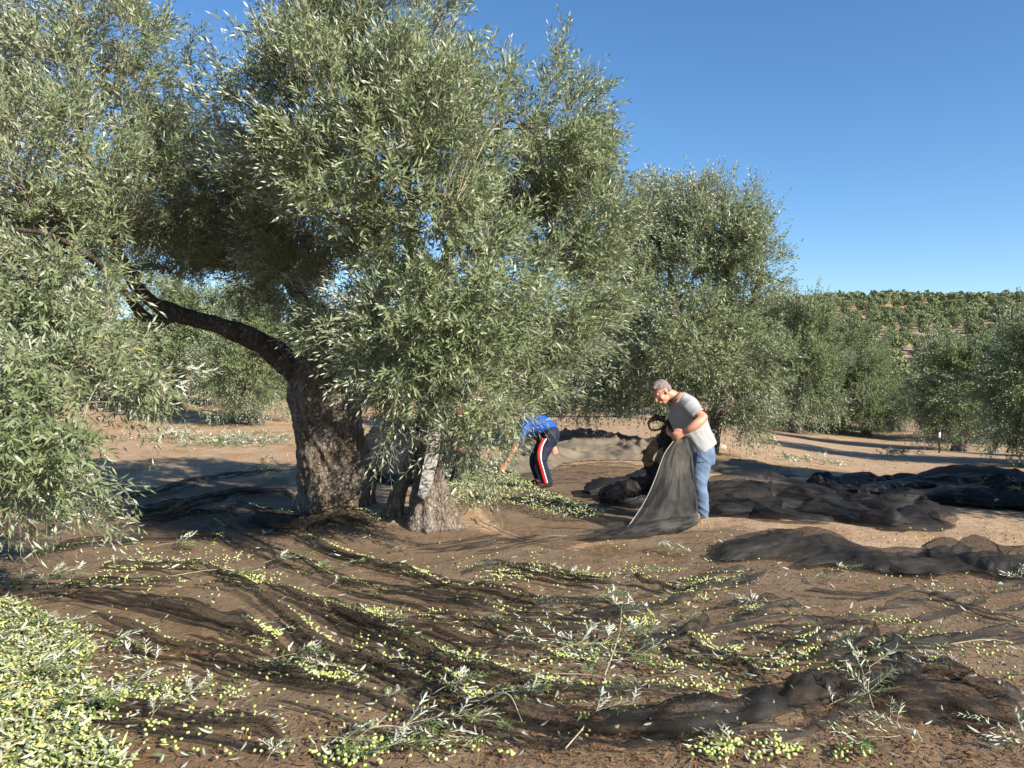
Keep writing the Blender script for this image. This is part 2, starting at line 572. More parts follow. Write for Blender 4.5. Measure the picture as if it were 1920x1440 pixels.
def add_sprigs(lb, tb, base, dirs, length, pairs, L, Wd, droop=0.0, detail=False, stem=0.0013, tip=True, spread=0.8):
    n = len(base)
    dirs = norm(dirs)
    length = np.broadcast_to(length, (n,)).astype(float)
    droop = np.broadcast_to(droop, (n,)).astype(float)
    roll = rng.uniform(0, 2 * PI, n)
    side_bend = norm(rng.normal(size=(n, 3))) * 0.12
    def at(t):
        p = base + dirs * (length * t)[:, None] + side_bend * (length * t * t)[:, None]
        p[:, 2] -= droop * length * t * t
        T = dirs + side_bend * (2 * t)[:, None] if np.ndim(t) else dirs + side_bend * 2 * t
        T = T.copy()
        T[:, 2] -= 2 * droop * t
        return p, norm(T)
    tone = rng.uniform(0, 1, n) * 0.5
    for k in range(pairs):
        t = np.full(n, 0.12 + 0.86 * (k + 0.5) / pairs) + rng.normal(0, 0.02, n)
        p, T = at(t)
        a = perp(T)
        b = np.cross(T, a)
        ph = roll + k * PI / 2 + rng.normal(0, 0.25, n)
        s = a * np.cos(ph)[:, None] + b * np.sin(ph)[:, None]
        for sg in (1, -1):
            th = rng.normal(spread, 0.18, n)
            D = norm(T * np.cos(th)[:, None] + sg * s * np.sin(th)[:, None] + rng.normal(0, 0.08, (n, 3)))
            N = T - D * (T * D).sum(-1, keepdims=True) + rng.normal(0, 0.16, (n, 3))
            N = norm(N - D * (N * D).sum(-1, keepdims=True))
            sz = (0.72 + 0.45 * math.sin(PI * (k + 0.8) / (pairs + 0.6))) * rng.uniform(0.8, 1.15, n)
            add_leaves(lb, p, D, N, L * sz, Wd * sz, np.clip(tone + rng.uniform(0, 0.5, n), 0, 1), detail, curl=0.04)
    if tip:
        p, T = at(np.full(n, 1.0))
        N = perp(T)
        add_leaves(lb, p, T, N, L * 0.8, Wd * 0.7, np.clip(tone + rng.uniform(0, 0.5, n), 0, 1), detail)
    if tb is not None and stem > 0:
        if n < 400: add_stems(tb, [base, at(np.full(n, 0.5))[0], at(np.full(n, 1.0))[0]], [stem * 1.6, stem * 1.2, stem * 0.6])
        else:
            e = at(np.full(n, 0.9))[0]
            add_stems(tb, [base[::2], e[::2]], [stem * 1.7, stem * 0.8])

def add_stems(tb, pts, rads):
    """many thin three-sided stems at once"""
    n = len(pts[0])
    m = len(pts)
    d = norm(pts[-1] - pts[0])
    a = perp(d)
    b = np.cross(d, a)
    V = []
    for p, r in zip(pts, rads):
        r = np.broadcast_to(r, (n,))[:, None]
        for k in range(3):
            c, s = math.cos(k * 2 * PI / 3), math.sin(k * 2 * PI / 3)
            V.append(p + (a * c + b * s) * r)
    V = np.stack(V, 1)
    F = []
    for i in range(m - 1):
        for k in range(3):
            F.append([i * 3 + k, i * 3 + (k + 1) % 3, (i + 1) * 3 + (k + 1) % 3, (i + 1) * 3 + k])
    F = np.array(F)
    tb.add(V.reshape(-1, 3), (np.arange(n)[:, None, None] * (3 * m) + F[None]).reshape(-1, 4))

def in_ball(n, shell=0.0):
    d = norm(rng.normal(size=(n, 3)))
    u = rng.uniform(shell ** 3, 1, n) ** (1 / 3)
    return d * u[:, None]

def crown(limbs, lobes, n_br, n_sec=60, nsp=10, pairs=6, L=0.058, Wd=0.0125, spl=(0.18, 0.34), gap=0.42, gscale=1.6, detail=False,
          center=None, leaf_buf=None, twig_buf=None, wood_buf=None, sec_r=0.02, seed=0, reach=0.22, bush=0.5):
    """limbs: list of (n,4) arrays; lobes: (center, radii, weight, droop)"""
    lb, tb, wb = leaf_buf or Buf(), twig_buf or Buf(), wood_buf or []
    S = np.concatenate([l[int(len(l) * 0.25):, :3] for l in limbs])
    wsum = sum(l[2] for l in lobes)
    cen = center if center is not None else np.mean([l[0] for l in lobes], axis=0)
    for (c, r, w, dr) in lobes:                                   # boughs into every lobe
        k = max(1, int(round(n_sec * w / wsum)))
        c = np.array(c, float); r = np.array(r, float)
        for q in range(k):
            t = c + in_ball(1)[0] * r * 0.72
            dd = np.linalg.norm(S - t, axis=1) + 0.35 * np.maximum(S[:, 2] - t[2], 0) * (0 if dr > 0.3 else 1)
            s = S[int(np.argmin(dd))]
            ln = np.linalg.norm(t - s)
            if ln < 0.25: continue
            mid = (s + t) / 2 + np.array((0, 0, 0.12 * ln)) + rng.normal(0, 0.07 * ln, 3)
            path = spline([s, mid, t], 9)
            path[1:-1] += rng.normal(0, 0.012, (7, 3)) * ln
            rad = np.linspace(sec_r * (0.5 + 0.55 * ln), 0.006, 9)
            V, F = tube(path, rad, 5, cap=False)
            if isinstance(wb, list):
                w_ = Buf(); w_.add(V, F); wb.append(w_)
            else: wb.add(V, F)
            S = np.concatenate([S, path[2:]])
    for (c, r, w, dr) in lobes:
        c = np.array(c, float); r = np.array(r, float)
        k = int(round(n_br * w / wsum))
        P = []
        while len(P) < k:
            q = c + in_ball(k * 3, 0.35) * r
            nz = fbm(q[:, 0] * gscale, q[:, 1] * gscale, q[:, 2] * gscale, 2, 50 + seed)
            q = q[nz > gap]
            P.extend(list(q))
        P = np.array(P[:k])
        dm = np.linalg.norm(P[:, None, :] - S[None, ::2, :], axis=2)
        A = S[::2][np.argmin(dm, axis=1)]
        v = P - A
        ln = np.linalg.norm(v, axis=1)
        out = norm(0.6 * norm((P - c) / r) + 0.5 * norm(P - cen) + 0.25 * rng.normal(size=P.shape))
        mid = (A + P) / 2 + np.stack([np.zeros(k), np.zeros(k), 0.1 * ln], -1) + rng.normal(0, 0.04, P.shape)
        up = 1 - 1.5 * dr
        tipv = norm(out * 0.75 + np.array((0, 0, 1.0)) * (up * rng.uniform(0.35, 1.1, (k, 1))) + 0.3 * norm(v) + 0.2 * rng.normal(size=P.shape))
        P2 = P + tipv * reach * rng.uniform(0.3, 1.6, (k, 1))
        rb = np.clip(0.003 + 0.004 * ln, 0.003, 0.009)
        add_stems(tb, [A, mid, P, P2], [rb, rb * 0.75, rb * 0.5, 0.0015])
        # sprigs along the branchlet
        m = nsp
        t = rng.uniform(0, 1, (k, m))
        t[:, 0] = 1.0
        near = np.where(t[..., None] < 0.35, mid[:, None] + (P - mid)[:, None] * (t[..., None] / 0.35), P[:, None] + (P2 - P)[:, None] * ((t[..., None] - 0.35) / 0.65))
        base = near + rng.normal(0, 0.035, near.shape)
        sd = 0.85 * tipv[:, None] + bush * rng.normal(size=near.shape) + 0.35 * out[:, None] + np.array((0, 0, 0.28 * up))
        base, sd = base.reshape(-1, 3), sd.reshape(-1, 3)
        add_sprigs(lb, tb, base, sd, rng.uniform(spl[0], spl[1], len(base)), pairs, L, Wd, droop=0.12 + 0.5 * dr, detail=detail)
    return lb, tb, wb

def lumpy_trunk(path4, k=72, amp=0.05, seed=0, vert=0.35, n=None, flare=None, freq=3.0):
    """a gnarled trunk: rings along path with bark ridges as real relief"""
    P = np.asarray(path4, float)
    n = n or len(P)
    P = spline(P, n)
    rad = P[:, 3]
    P = P[:, :3]
    T = norm(np.gradient(P, axis=0))
    a = np.array((1.0, 0, 0))
    ang = np.arange(k) * 2 * PI / k
    s = np.concatenate([[0], np.cumsum(np.linalg.norm(np.diff(P, axis=0), axis=1))])
    V = []
    for i in range(n):
        a = a - T[i] * np.dot(a, T[i]); a /= np.linalg.norm(a)
        b = np.cross(T[i], a)
        ca, sa = np.cos(ang), np.sin(ang)
        r0 = rad[i]
        tw = s[i] * 0.5
        cx, cy = np.cos(ang + tw), np.sin(ang + tw)
        big = fbm(cx * 1.1, cy * 1.1, s[i] * 0.9, 3, seed) - 0.5
        fl = ridged(cx * freq, cy * freq, s[i] * vert * freq, 2, seed + 5) - 0.4
        fine = ridged(cx * 7 * r0 / 0.4, cy * 7 * r0 / 0.4, s[i] * 8, 3, seed + 9) - 0.4
        rr = r0 * (1 + 0.42 * big) + amp * r0 / 0.4 * fl + 0.04 * min(1, r0 / 0.2) * fine
        if flare:
            e = np.exp(-s[i] / flare[1])
            rr = rr + e * flare[0] * (0.35 + ridged(cx * 1.7, cy * 1.7, 0, 1, seed + 20))
        V.append(P[i] + (ca * rr)[:, None] * a + (sa * rr)[:, None] * b)
    V = np.concatenate(V)
    i, j = np.meshgrid(np.arange(n - 1), np.arange(k), indexing='ij')
    i, j = i.ravel(), j.ravel()
    F = np.stack([i * k + j, i * k + (j + 1) % k, (i + 1) * k + (j + 1) % k, (i + 1) * k + j], -1)
    V = np.concatenate([V, P[-1:]])
    jj = np.arange(k)
    top = np.stack([np.full(k, n * k), (n - 1) * k + jj, (n - 1) * k + (jj + 1) % k], -1)
    return V, [F, top]

def P4(px, py, d, rpx):
    p = W(px, py, d)
    return [p[0], p[1], p[2], rpx / FPX * d]

# ------------------------------------------------------------------ the big old olive tree
def big_tree():
    base = np.array((-1.6, 8.6, float(hgt(-1.6, 8.6))))
    root = thing('olive_tree', base, 'huge old olive tree with a split hollow trunk spreading over the nets', 'olive tree')
    wood = M['bark']
    V, F = lumpy_trunk([P4(630, 1012, 8.9, 66), P4(629, 965, 8.9, 68), P4(631, 900, 8.9, 66), P4(620, 830, 8.9, 62), P4(610, 770, 8.9, 57), P4(604, 720, 8.9, 54), P4(606, 690, 8.9, 50), P4(612, 668, 8.9, 34)],
                       k=110, amp=0.10, seed=3, n=130, flare=(0.05, 0.12))
    link('trunk', mesh_np('trunk', V, F), wood, root)
    # the second, split trunk
    V, F = lumpy_trunk([P4(812, 1010, 8.2, 72), P4(812, 978, 8.2, 56), P4(808, 935, 8.2, 38), P4(806, 885, 8.2, 26), P4(808, 830, 8.2, 20), P4(806, 780, 8.2, 22), P4(798, 720, 8.3, 24), P4(792, 650, 8.4, 20), P4(797, 590, 8.5, 16), P4(800, 555, 8.5, 14)],
                       k=90, amp=0.09, seed=14, n=110, flare=(0.06, 0.13))
    link('trunk', mesh_np('split_trunk', V, F), M['bark'], root)['label'] = 'paler split trunk with a smooth grey cut face'
    V, F = lumpy_trunk([P4(728, 1000, 8.35, 24), P4(735, 968, 8.35, 18), P4(747, 925, 8.35, 13), P4(764, 880, 8.38, 11), P4(783, 836, 8.36, 9), P4(797, 800, 8.3, 7)], k=48, amp=0.07, seed=24, n=60, flare=(0.03, 0.1))
    link('trunk_slab', mesh_np('trunk_slab', V, F), M['bark'], root)
    # bare grey wood where a limb was sawn away: a thick plank-like face set into the split trunk
    A = [(804, 812), (826, 806), (824, 850), (812, 900), (796, 938), (783, 930), (792, 880), (800, 840)]
    fr = np.array([W(px, py, 7.97 - 0.0014 * (py - 812)) for px, py in A])
    bk = np.array([W(px, py, 8.16) for px, py in A])
    n = len(A)
    rings = [fr.mean(0) + (fr - fr.mean(0)) * 0.96 + np.array((0, -0.008, 0)), fr, bk]
    V = np.concatenate(rings)
    F = [np.array([list(range(n))])] + [np.array([[q * n + i, (q + 1) * n + i, (q + 1) * n + (i + 1) % n, q * n + (i + 1) % n] for q in range(2) for i in range(n)])]
    link('cut_face', mesh_np('cut_face', V, F, smooth=False), M['cut_wood'], root)
    limbs_px = [
        [(588, 745, 8.9, 30), (558, 700, 8.85, 27), (520, 662, 8.75, 23), (470, 634, 8.6, 21), (415, 612, 8.4, 17), (360, 596, 8.2, 16), (300, 575, 8.0, 13.5), (262, 545, 7.8, 12), (235, 500, 7.6, 11), (205, 440, 7.4, 10), (175, 360, 7.3, 8), (150, 250, 7.2, 6), (140, 130, 7.2, 4)],
        [(330, 590, 8.15, 12), (290, 602, 7.9, 10), (262, 585, 7.6, 10), (240, 555, 7.2, 8), (200, 510, 6.6, 7), (150, 470, 6.0, 6), (90, 440, 5.6, 5), (30, 430, 5.3, 4)],
        [(612, 700, 8.9, 36), (640, 650, 8.8, 28), (690, 590, 8.7, 20), (724, 540, 8.5, 15), (728, 490, 8.4, 13), (712, 430, 8.3, 12), (706, 390, 8.2, 11), (700, 300, 8.1, 9), (690, 180, 8.0, 7), (680, 60, 8.0, 5), (680, -80, 8.0, 4)],
        [(606, 700, 8.95, 32), (590, 640, 9.1, 22), (560, 560, 9.4, 16), (520, 470, 9.6, 12), (470, 380, 9.7, 9), (430, 280, 9.7, 6), (400, 200, 9.7, 4)],
        [(798, 560, 8.5, 14), (812, 540, 8.4, 13), (838, 522, 8.3, 12), (840, 470, 8.25, 10), (860, 420, 8.3, 9), (900, 360, 8.4, 8), (930, 260, 8.5, 6), (950, 150, 8.5, 4)],
        [(836, 524, 8.3, 8), (870, 548, 8.3, 7), (905, 565, 8.3, 6), (960, 590, 8.3, 5), (1030, 610, 8.3, 4)],
        [(800, 560, 8.5, 12), (850, 470, 8.6, 9), (920, 390, 8.7, 8), (990, 315, 8.7, 7), (1040, 296, 8.7, 6), (1090, 310, 8.7, 5), (1150, 350, 8.7, 4)],
        [(795, 600, 8.5, 14), (780, 520, 8.0, 11), (770, 420, 7.4, 8), (760, 300, 6.9, 6), (750, 180, 6.6, 4)],
        [(795, 640, 8.4, 14), (900, 600, 9.4, 10), (1000, 520, 10.0, 8), (1080, 450, 10.2, 6)],
    ]
    limbs = []
    for k, lp in enumerate(limbs_px):
        p = spline([P4(*q) for q in lp], 14 * len(lp) // 2)
        r = p[:, 3].copy()
        r = r * (1 + 0.18 * (vnoise(np.arange(len(p)) * 0.45, k, 0, 5) - 0.5))
        V, F = tube(p[:, :3], r, 14 if k < 4 else 9, wob=0.16, seed=60 + k)
        o = link('limb', mesh_np('limb', V, F), M['limb_bark_shaded'], root)
        limbs.append(p)
    mpx = lambda d: d / FPX
    lobes = []
    def lobe(px, py, d, rx, ry, rz, w, dr=0.0):
        lobes.append((W(px, py, d), (rx, ry, rz), w, dr))
    lobe(700, 40, 7.3, 0.95, 1.2, 1.3, 1.6)
    lobe(640, 250, 6.6, 0.85, 1.0, 0.8, 1.1)
    lobe(600, 470, 8.0, 0.5, 0.5, 0.42, 0.5)
    lobe(560, 330, 7.6, 0.6, 0.8, 0.6, 0.6)
    lobe(760, 330, 6.5, 1.0, 1.0, 0.92, 1.4)
    lobe(960, 275, 8.4, 0.98, 1.2, 0.80, 1.35)
    lobe(1065, 400, 8.6, 0.72, 1.1, 0.75, 1.2)
    lobe(1010, 580, 8.6, 0.90, 0.9, 0.66, 1.1, 0.15)
    lobe(860, 490, 7.0, 0.75, 0.6, 0.5, 0.55, 0.1)
    lobe(830, 610, 6.5, 0.62, 0.5, 0.34, 0.5, 0.15)
    lobe(960, 640, 7.9, 0.7, 0.5, 0.34, 0.4, 0.2)
    lobe(745, 665, 6.3, 0.38, 0.35, 0.26, 0.3, 0.15)
    lobe(660, 640, 7.2, 0.26, 0.3, 0.2, 0.16, 0.1)
    lobe(890, 790, 6.9, 0.26, 0.3, 0.34, 0.22, 0.4)
    lobe(742, 790, 6.6, 0.12, 0.2, 0.3, 0.05, 0.4)
    lobe(955, 728, 7.9, 0.44, 0.45, 0.2, 0.22, 0.3)
    lobe(690, 620, 7.5, 0.40, 0.4, 0.28, 0.2, 0.1)
    lobe(570, 440, 9.0, 0.85, 1.1, 0.62, 1.1)
    lobe(430, 490, 9.9, 0.75, 0.8, 0.52, 0.9)
    lobe(540, 540, 9.9, 0.45, 0.6, 0.42, 0.4)
    lobe(310, 470, 9.6, 0.6, 0.8, 0.55, 0.7)
    lobe(630, 620, 8.0, 0.32, 0.3, 0.25, 0.16)
    lobe(385, 360, 8.8, 0.62, 1.0, 0.55, 0.6)
    lobe(180, 110, 7.8, 0.88, 1.2, 1.1, 1.25)
    lobe(270, 330, 8.0, 0.8, 1.0, 0.7, 0.9)
    lobe(45, 350, 6.5, 0.78, 1.0, 0.80, 1.15)
    lobe(215, 440, 6.9, 0.3, 0.5, 0.3, 0.22)
    lobe(-160, 150, 7.5, 1.3, 1.4, 1.3, 1.1)
    lobe(55, 590, 5.9, 0.56, 0.75, 0.52, 0.9, 0.2)
    lobe(110, 470, 6.4, 0.42, 0.6, 0.36, 0.5, 0.05)
    lobe(150, 660, 5.9, 0.30, 0.4, 0.22, 0.16, 0.2)
    lobe(240, 700, 5.7, 0.38, 0.4, 0.24, 0.14, 0.35)
    lobe(60, 770, 5.0, 0.46, 0.6, 0.40, 0.5, 0.35)
    lobe(20, 905, 4.8, 0.42, 0.5, 0.30, 0.34, 0.45)
    lobe(-120, 800, 5.4, 0.8, 0.9, 0.9, 0.7, 0.5)
    lobe(600, -330, 8.2, 1.9, 1.8, 1.0, 0.9)
    lobe(250, -260, 8.4, 1.6, 1.7, 1.0, 0.7)
    cen = np.array((-1.6, 8.3, 2.6))
    lb, tb, wb = crown(limbs, lobes, 3150, n_sec=170, nsp=11, pairs=5, L=0.073, Wd=0.0155, center=cen, gap=0.42, gscale=1.5, seed=1)
    for w_ in wb: link('bough', w_.mesh('bough'), M['bark_young'], root)
    tw = link('twigs', tb.mesh('twigs'), M['twig'], root)
    tw['kind'] = 'stuff'
    fo = link('foliage', lb.mesh('foliage'), M['leaf'], root)
    fo['kind'] = 'stuff'
    return root, len(lb.v)
big_tree()

# ------------------------------------------------------------------ the next tree of the row, behind the man
def second_tree():
    d = 16.0
    b = G(1338, 850)
    root = thing('olive_tree', b, 'wide olive tree with a leaning dark trunk right behind the man in grey', 'olive tree')
    V, F = lumpy_trunk([P4(1322, 872, b[1], 17), P4(1330, 845, b[1], 14), P4(1338, 800, b[1], 13), P4(1352, 750, b[1], 12), P4(1362, 700, b[1], 11), P4(1350, 660, b[1], 8)], k=40, amp=0.06, seed=31, n=50, flare=(0.1, 0.2))
    link('trunk', mesh_np('trunk', V, F), M['bark_young'], root)
    D = b[1]
    LP = [[(1350, 700, D, 9), (1290, 620, D, 7), (1220, 560, D, 5), (1160, 520, D, 4)], [(1358, 700, D, 9), (1370, 600, D, 7), (1360, 480, D - .3, 5), (1350, 400, D, 3)],
          [(1356, 680, D, 8), (1400, 600, D, 6), (1430, 500, D, 4)], [(1350, 700, D, 8), (1280, 600, D + 1, 6), (1250, 480, D + 1.4, 4)], [(1350, 720, D, 7), (1300, 650, D - 1, 5), (1260, 560, D - 1.5, 4)]]
    limbs = []
    for lp in LP:
        p = spline([P4(*q) for q in lp], 20)
        V, F = tube(p[:, :3], p[:, 3], 8, wob=0.15, seed=3)
        link('limb', mesh_np('limb', V, F), M['bark_young'], root)
        limbs.append(p)
    s = D / FPX
    L = []
    def lobe(px, py, dd, rx, ry, rz, w, dr=0.0):
        L.append((W(px, py, D + dd), (rx * s, ry, rz * s), w, dr))
    lobe(1335, 445, 0, 92, 1.2, 88, 1.4)
    lobe(1235, 430, 0.6, 70, 1.1, 80, 0.9)
    lobe(1190, 480, 0.8, 70, 1.1, 70, 0.6)
    lobe(1390, 500, -0.2, 62, 1.0, 95, 0.9)
    lobe(1270, 520, 0.2, 100, 1.3, 110, 1.4)
    lobe(1180, 560, 0.3, 90, 1.3, 90, 1.1)
    lobe(1290, 650, -0.8, 120, 1.0, 75, 1.4, 0.2)
    lobe(1170, 690, 0.0, 100, 1.2, 62, 1.2, 0.35)
    lobe(1400, 700, -0.3, 58, 1.0, 85, 0.9, 0.35)
    lobe(1395, 775, -0.4, 26, 0.4, 30, 0.14, 0.7)
    lobe(1240, 740, -0.2, 62, 0.9, 34, 0.5, 0.5)
    lobe(1100, 720, 0.6, 70, 1.2, 50, 0.6, 0.4)
    lobe(1300, 400, 1.2, 60, 1.2, 50, 0.4)
    lb, tb, wb = crown(limbs, L, 2000, n_sec=50, nsp=8, pairs=4, L=0.09, Wd=0.023, spl=(0.22, 0.42), gap=0.33, gscale=1.3, seed=9, reach=0.3)
    for w_ in wb: link('bough', w_.mesh('bough'), M['bark_young'], root)
    link('twigs', tb.mesh('twigs'), M['twig'], root)['kind'] = 'stuff'
    link('foliage', lb.mesh('foliage'), M['leaf'], root)['kind'] = 'stuff'
second_tree()

# ------------------------------------------------------------------ trees of the grove: three builds, copied
def grove_tree(seed):
    root = bpy.data.objects.new('olive_tree', None)
    COL.objects.link(root)
    r0 = random.Random(seed)
    lean = r0.uniform(-0.25, 0.25)
    V, F = lumpy_trunk([[0, 0, -0.25, 0.36], [0, 0, 0.1, 0.30], [lean * .4, 0.05, 0.6, 0.24], [lean, 0.1, 1.1, 0.21], [lean * 1.2, 0.1, 1.5, 0.15]], k=32, amp=0.08, seed=seed, n=34, flare=(0.16, 0.2))
    link('trunk', mesh_np('trunk', V, F), M['bark_young'], root)
    limbs = []
    lobes = []
    for q in range(7):
        a = q * 2 * PI / 7 + r0.uniform(-0.3, 0.3)
        rr = r0.uniform(0.95, 1.25)
        z = r0.uniform(1.7, 2.5)
        lobes.append(((rr * math.cos(a), rr * math.sin(a), z), (r0.uniform(0.9, 1.1), r0.uniform(0.9, 1.1), r0.uniform(0.8, 1.05)), 1.0, 0.35))
    for q in range(5):
        a = r0.uniform(0, 2 * PI)
        rr = r0.uniform(0.35, 0.9)
        lobes.append(((rr * math.cos(a), rr * math.sin(a), r0.uniform(3.1, 3.9)), (r0.uniform(0.8, 1.05), r0.uniform(0.8, 1.05), r0.uniform(0.75, 1.0)), 0.95, 0.0))
    for q in range(5):
        a = r0.uniform(0, 2 * PI)
        lobes.append(((1.35 * math.cos(a), 1.35 * math.sin(a), 1.1), (0.7, 0.7, 0.5), 0.4, 0.7))
    for l in lobes[:12]:
        c = np.array(l[0])
        p = spline([[lean, 0.1, 1.0, 0.12], [lean * .5 + c[0] * .35, c[1] * .35, 1.0 + (c[2] - 1.0) * .55, 0.075], [c[0] * .9, c[1] * .9, c[2], 0.035]], 10)
        limbs.append(p)
    wb = Buf()
    for p in limbs:
        V, F = tube(p[:, :3], p[:, 3], 6, cap=False)
        wb.add(V, F)
    lb, tb, wb = crown(limbs, lobes, 850, n_sec=24, nsp=8, pairs=4, L=0.105, Wd=0.032, spl=(0.28, 0.5), gap=0.44, gscale=1.2, seed=seed, reach=0.28, wood_buf=wb, center=np.array((0, 0, 2.3)), bush=0.42)
    link('limbs', wb.mesh('limbs'), M['bark_young'], root)['kind'] = 'stuff'
    o = link('foliage', lb.mesh('foliage'), M['leaf_grove'], root)
    o['kind'] = 'stuff'
    return root

def copy_tree(o):
    c = o.copy()
    COL.objects.link(c)
    for ch in list(o.children):
        k = ch.copy()
        COL.objects.link(k)
        k.parent = c
    return c

protos = [grove_tree(s) for s in (101, 202, 303)]
used = set()
def put_tree(k, loc, w, h, rz, label, group=None):
    """w, h in metres; the build is 4.6 m wide and 4.7 m high"""
    o = protos[k] if k not in used else copy_tree(protos[k])
    used.add(k)
    o.location = loc
    o.rotation_euler = (0, 0, rz)
    o.scale = (w / 4.7, w / 4.7, h / 5.3)
    tag(o, label, 'olive tree', group)

GROVE = [
    (0, 1492, 812, 185, 512, 0.3, 'olive tree right of the man whose ragged crown just overlaps the wide tree'),
    (1, 1625, 818, 150, 632, 1.2, 'small bright green olive tree standing in front of the hillside'),
    (2, 1575, 806, 200, 585, 2.2, 'olive tree partly hidden behind the small bright green tree'),
    (1, 1800, 846, 232, 590, 4.0, 'dark rounded olive tree beside two thin pipes at the right'),
    (0, 1965, 876, 290, 530, 5.1, 'dark olive tree cut off by the right edge of the photo'),
    (2, 480, 796, 215, 500, 0.5, 'olive tree seen under the bent limb just left of the big trunk'),
    (0, 340, 766, 260, 490, 1.9, 'shaded olive tree behind the hanging sprays at the left'),
    (1, 170, 752, 260, 520, 3.3, 'olive tree mostly hidden by the left drooping branches'),
    (2, 20, 752, 260, 500, 4.4, 'olive tree behind the branches at the left edge'),
    (0, 610, 748, 240, 560, 2.8, 'olive tree seen between the big trunk and the bent limb'),
    (1, 1040, 778, 230, 560, 0.9, 'olive tree far behind the stooping person in blue'),
    (2, 1165, 782, 230, 560, 3.9, 'olive tree behind the low branches left of the man'),
    (0, 880, 768, 240, 545, 5.6, 'olive tree behind the hanging sprays of the big tree'),
    (1, 740, 762, 220, 560, 5.0, 'olive tree seen between the two trunks of the big tree'),
    (2, 1680, 808, 130, 712, 1.0, 'olive tree in the dip below the hillside grove'),
    (0, 1440, 800, 150, 600, 1.7, 'olive tree behind the low right side of the wide tree'),
    (1, 1880, 830, 190, 650, 2.5, 'olive tree squeezed between the two dark ones at the right'),
]
for k, px, py, wpx, top, rz, lab in GROVE:
    p = G(px, py)
    s = p[1] / FPX
    put_tree(k, p, wpx * s, (py - top) * s, rz, lab)
# trees beyond the right edge: they throw the long shadows over the ground at the right
for k, x, y, w, h, rz, lab in [(1, 10.3, 8.6, 5.6, 5.6, 0.4, 'olive tree outside the right edge shading the dark net bundle'),
                               (2, 17.5, 15.5, 5.2, 5.4, 1.4, 'second olive tree outside the right edge'),
                               (0, 21.5, 21.0, 5.2, 5.2, 2.4, 'third olive tree outside the right edge')]:
    put_tree(k, (x, y, float(hgt(x, y))), w, h, rz, lab)

# ------------------------------------------------------------------ hillside grove
def far_tree_mesh(seed, nq, size):
    r = np.random.default_rng(seed)
    b = Buf()
    lob = []
    for q in range(6):
        a = r.uniform(0, 2 * PI); rr = r.uniform(0.4, 1.1)
        lob.append((np.array((rr * math.cos(a), rr * math.sin(a), r.uniform(1.4, 2.7))), r.uniform(0.95, 1.3)))
    c = np.array([lob[i % 6][0] for i in range(nq)])
    rad = np.array([lob[i % 6][1] for i in range(nq)])
    d = norm(r.normal(size=(nq, 3)))
    p = c + d * (rad * r.uniform(0.72, 1.06, nq))[:, None]
    N = norm(d + r.normal(0, 0.55, (nq, 3)))
    A = perp(N); B = np.cross(N, A)
    ph = r.uniform(0, 2 * PI, nq)[:, None]
    A, B = A * np.cos(ph) + B * np.sin(ph), B * np.cos(ph) - A * np.sin(ph)
    s = (size * r.uniform(0.6, 1.3, nq))[:, None]
    v = np.stack([p - A * s, p - B * s * 0.6, p + A * s, p + B * s * 0.6], 1).reshape(-1, 3)
    v[:, 2] = np.maximum(v[:, 2], 0.15)
    b.add(v, np.arange(nq * 4).reshape(-1, 4), np.repeat(r.uniform(0, 0.98, nq), 4))
    return b

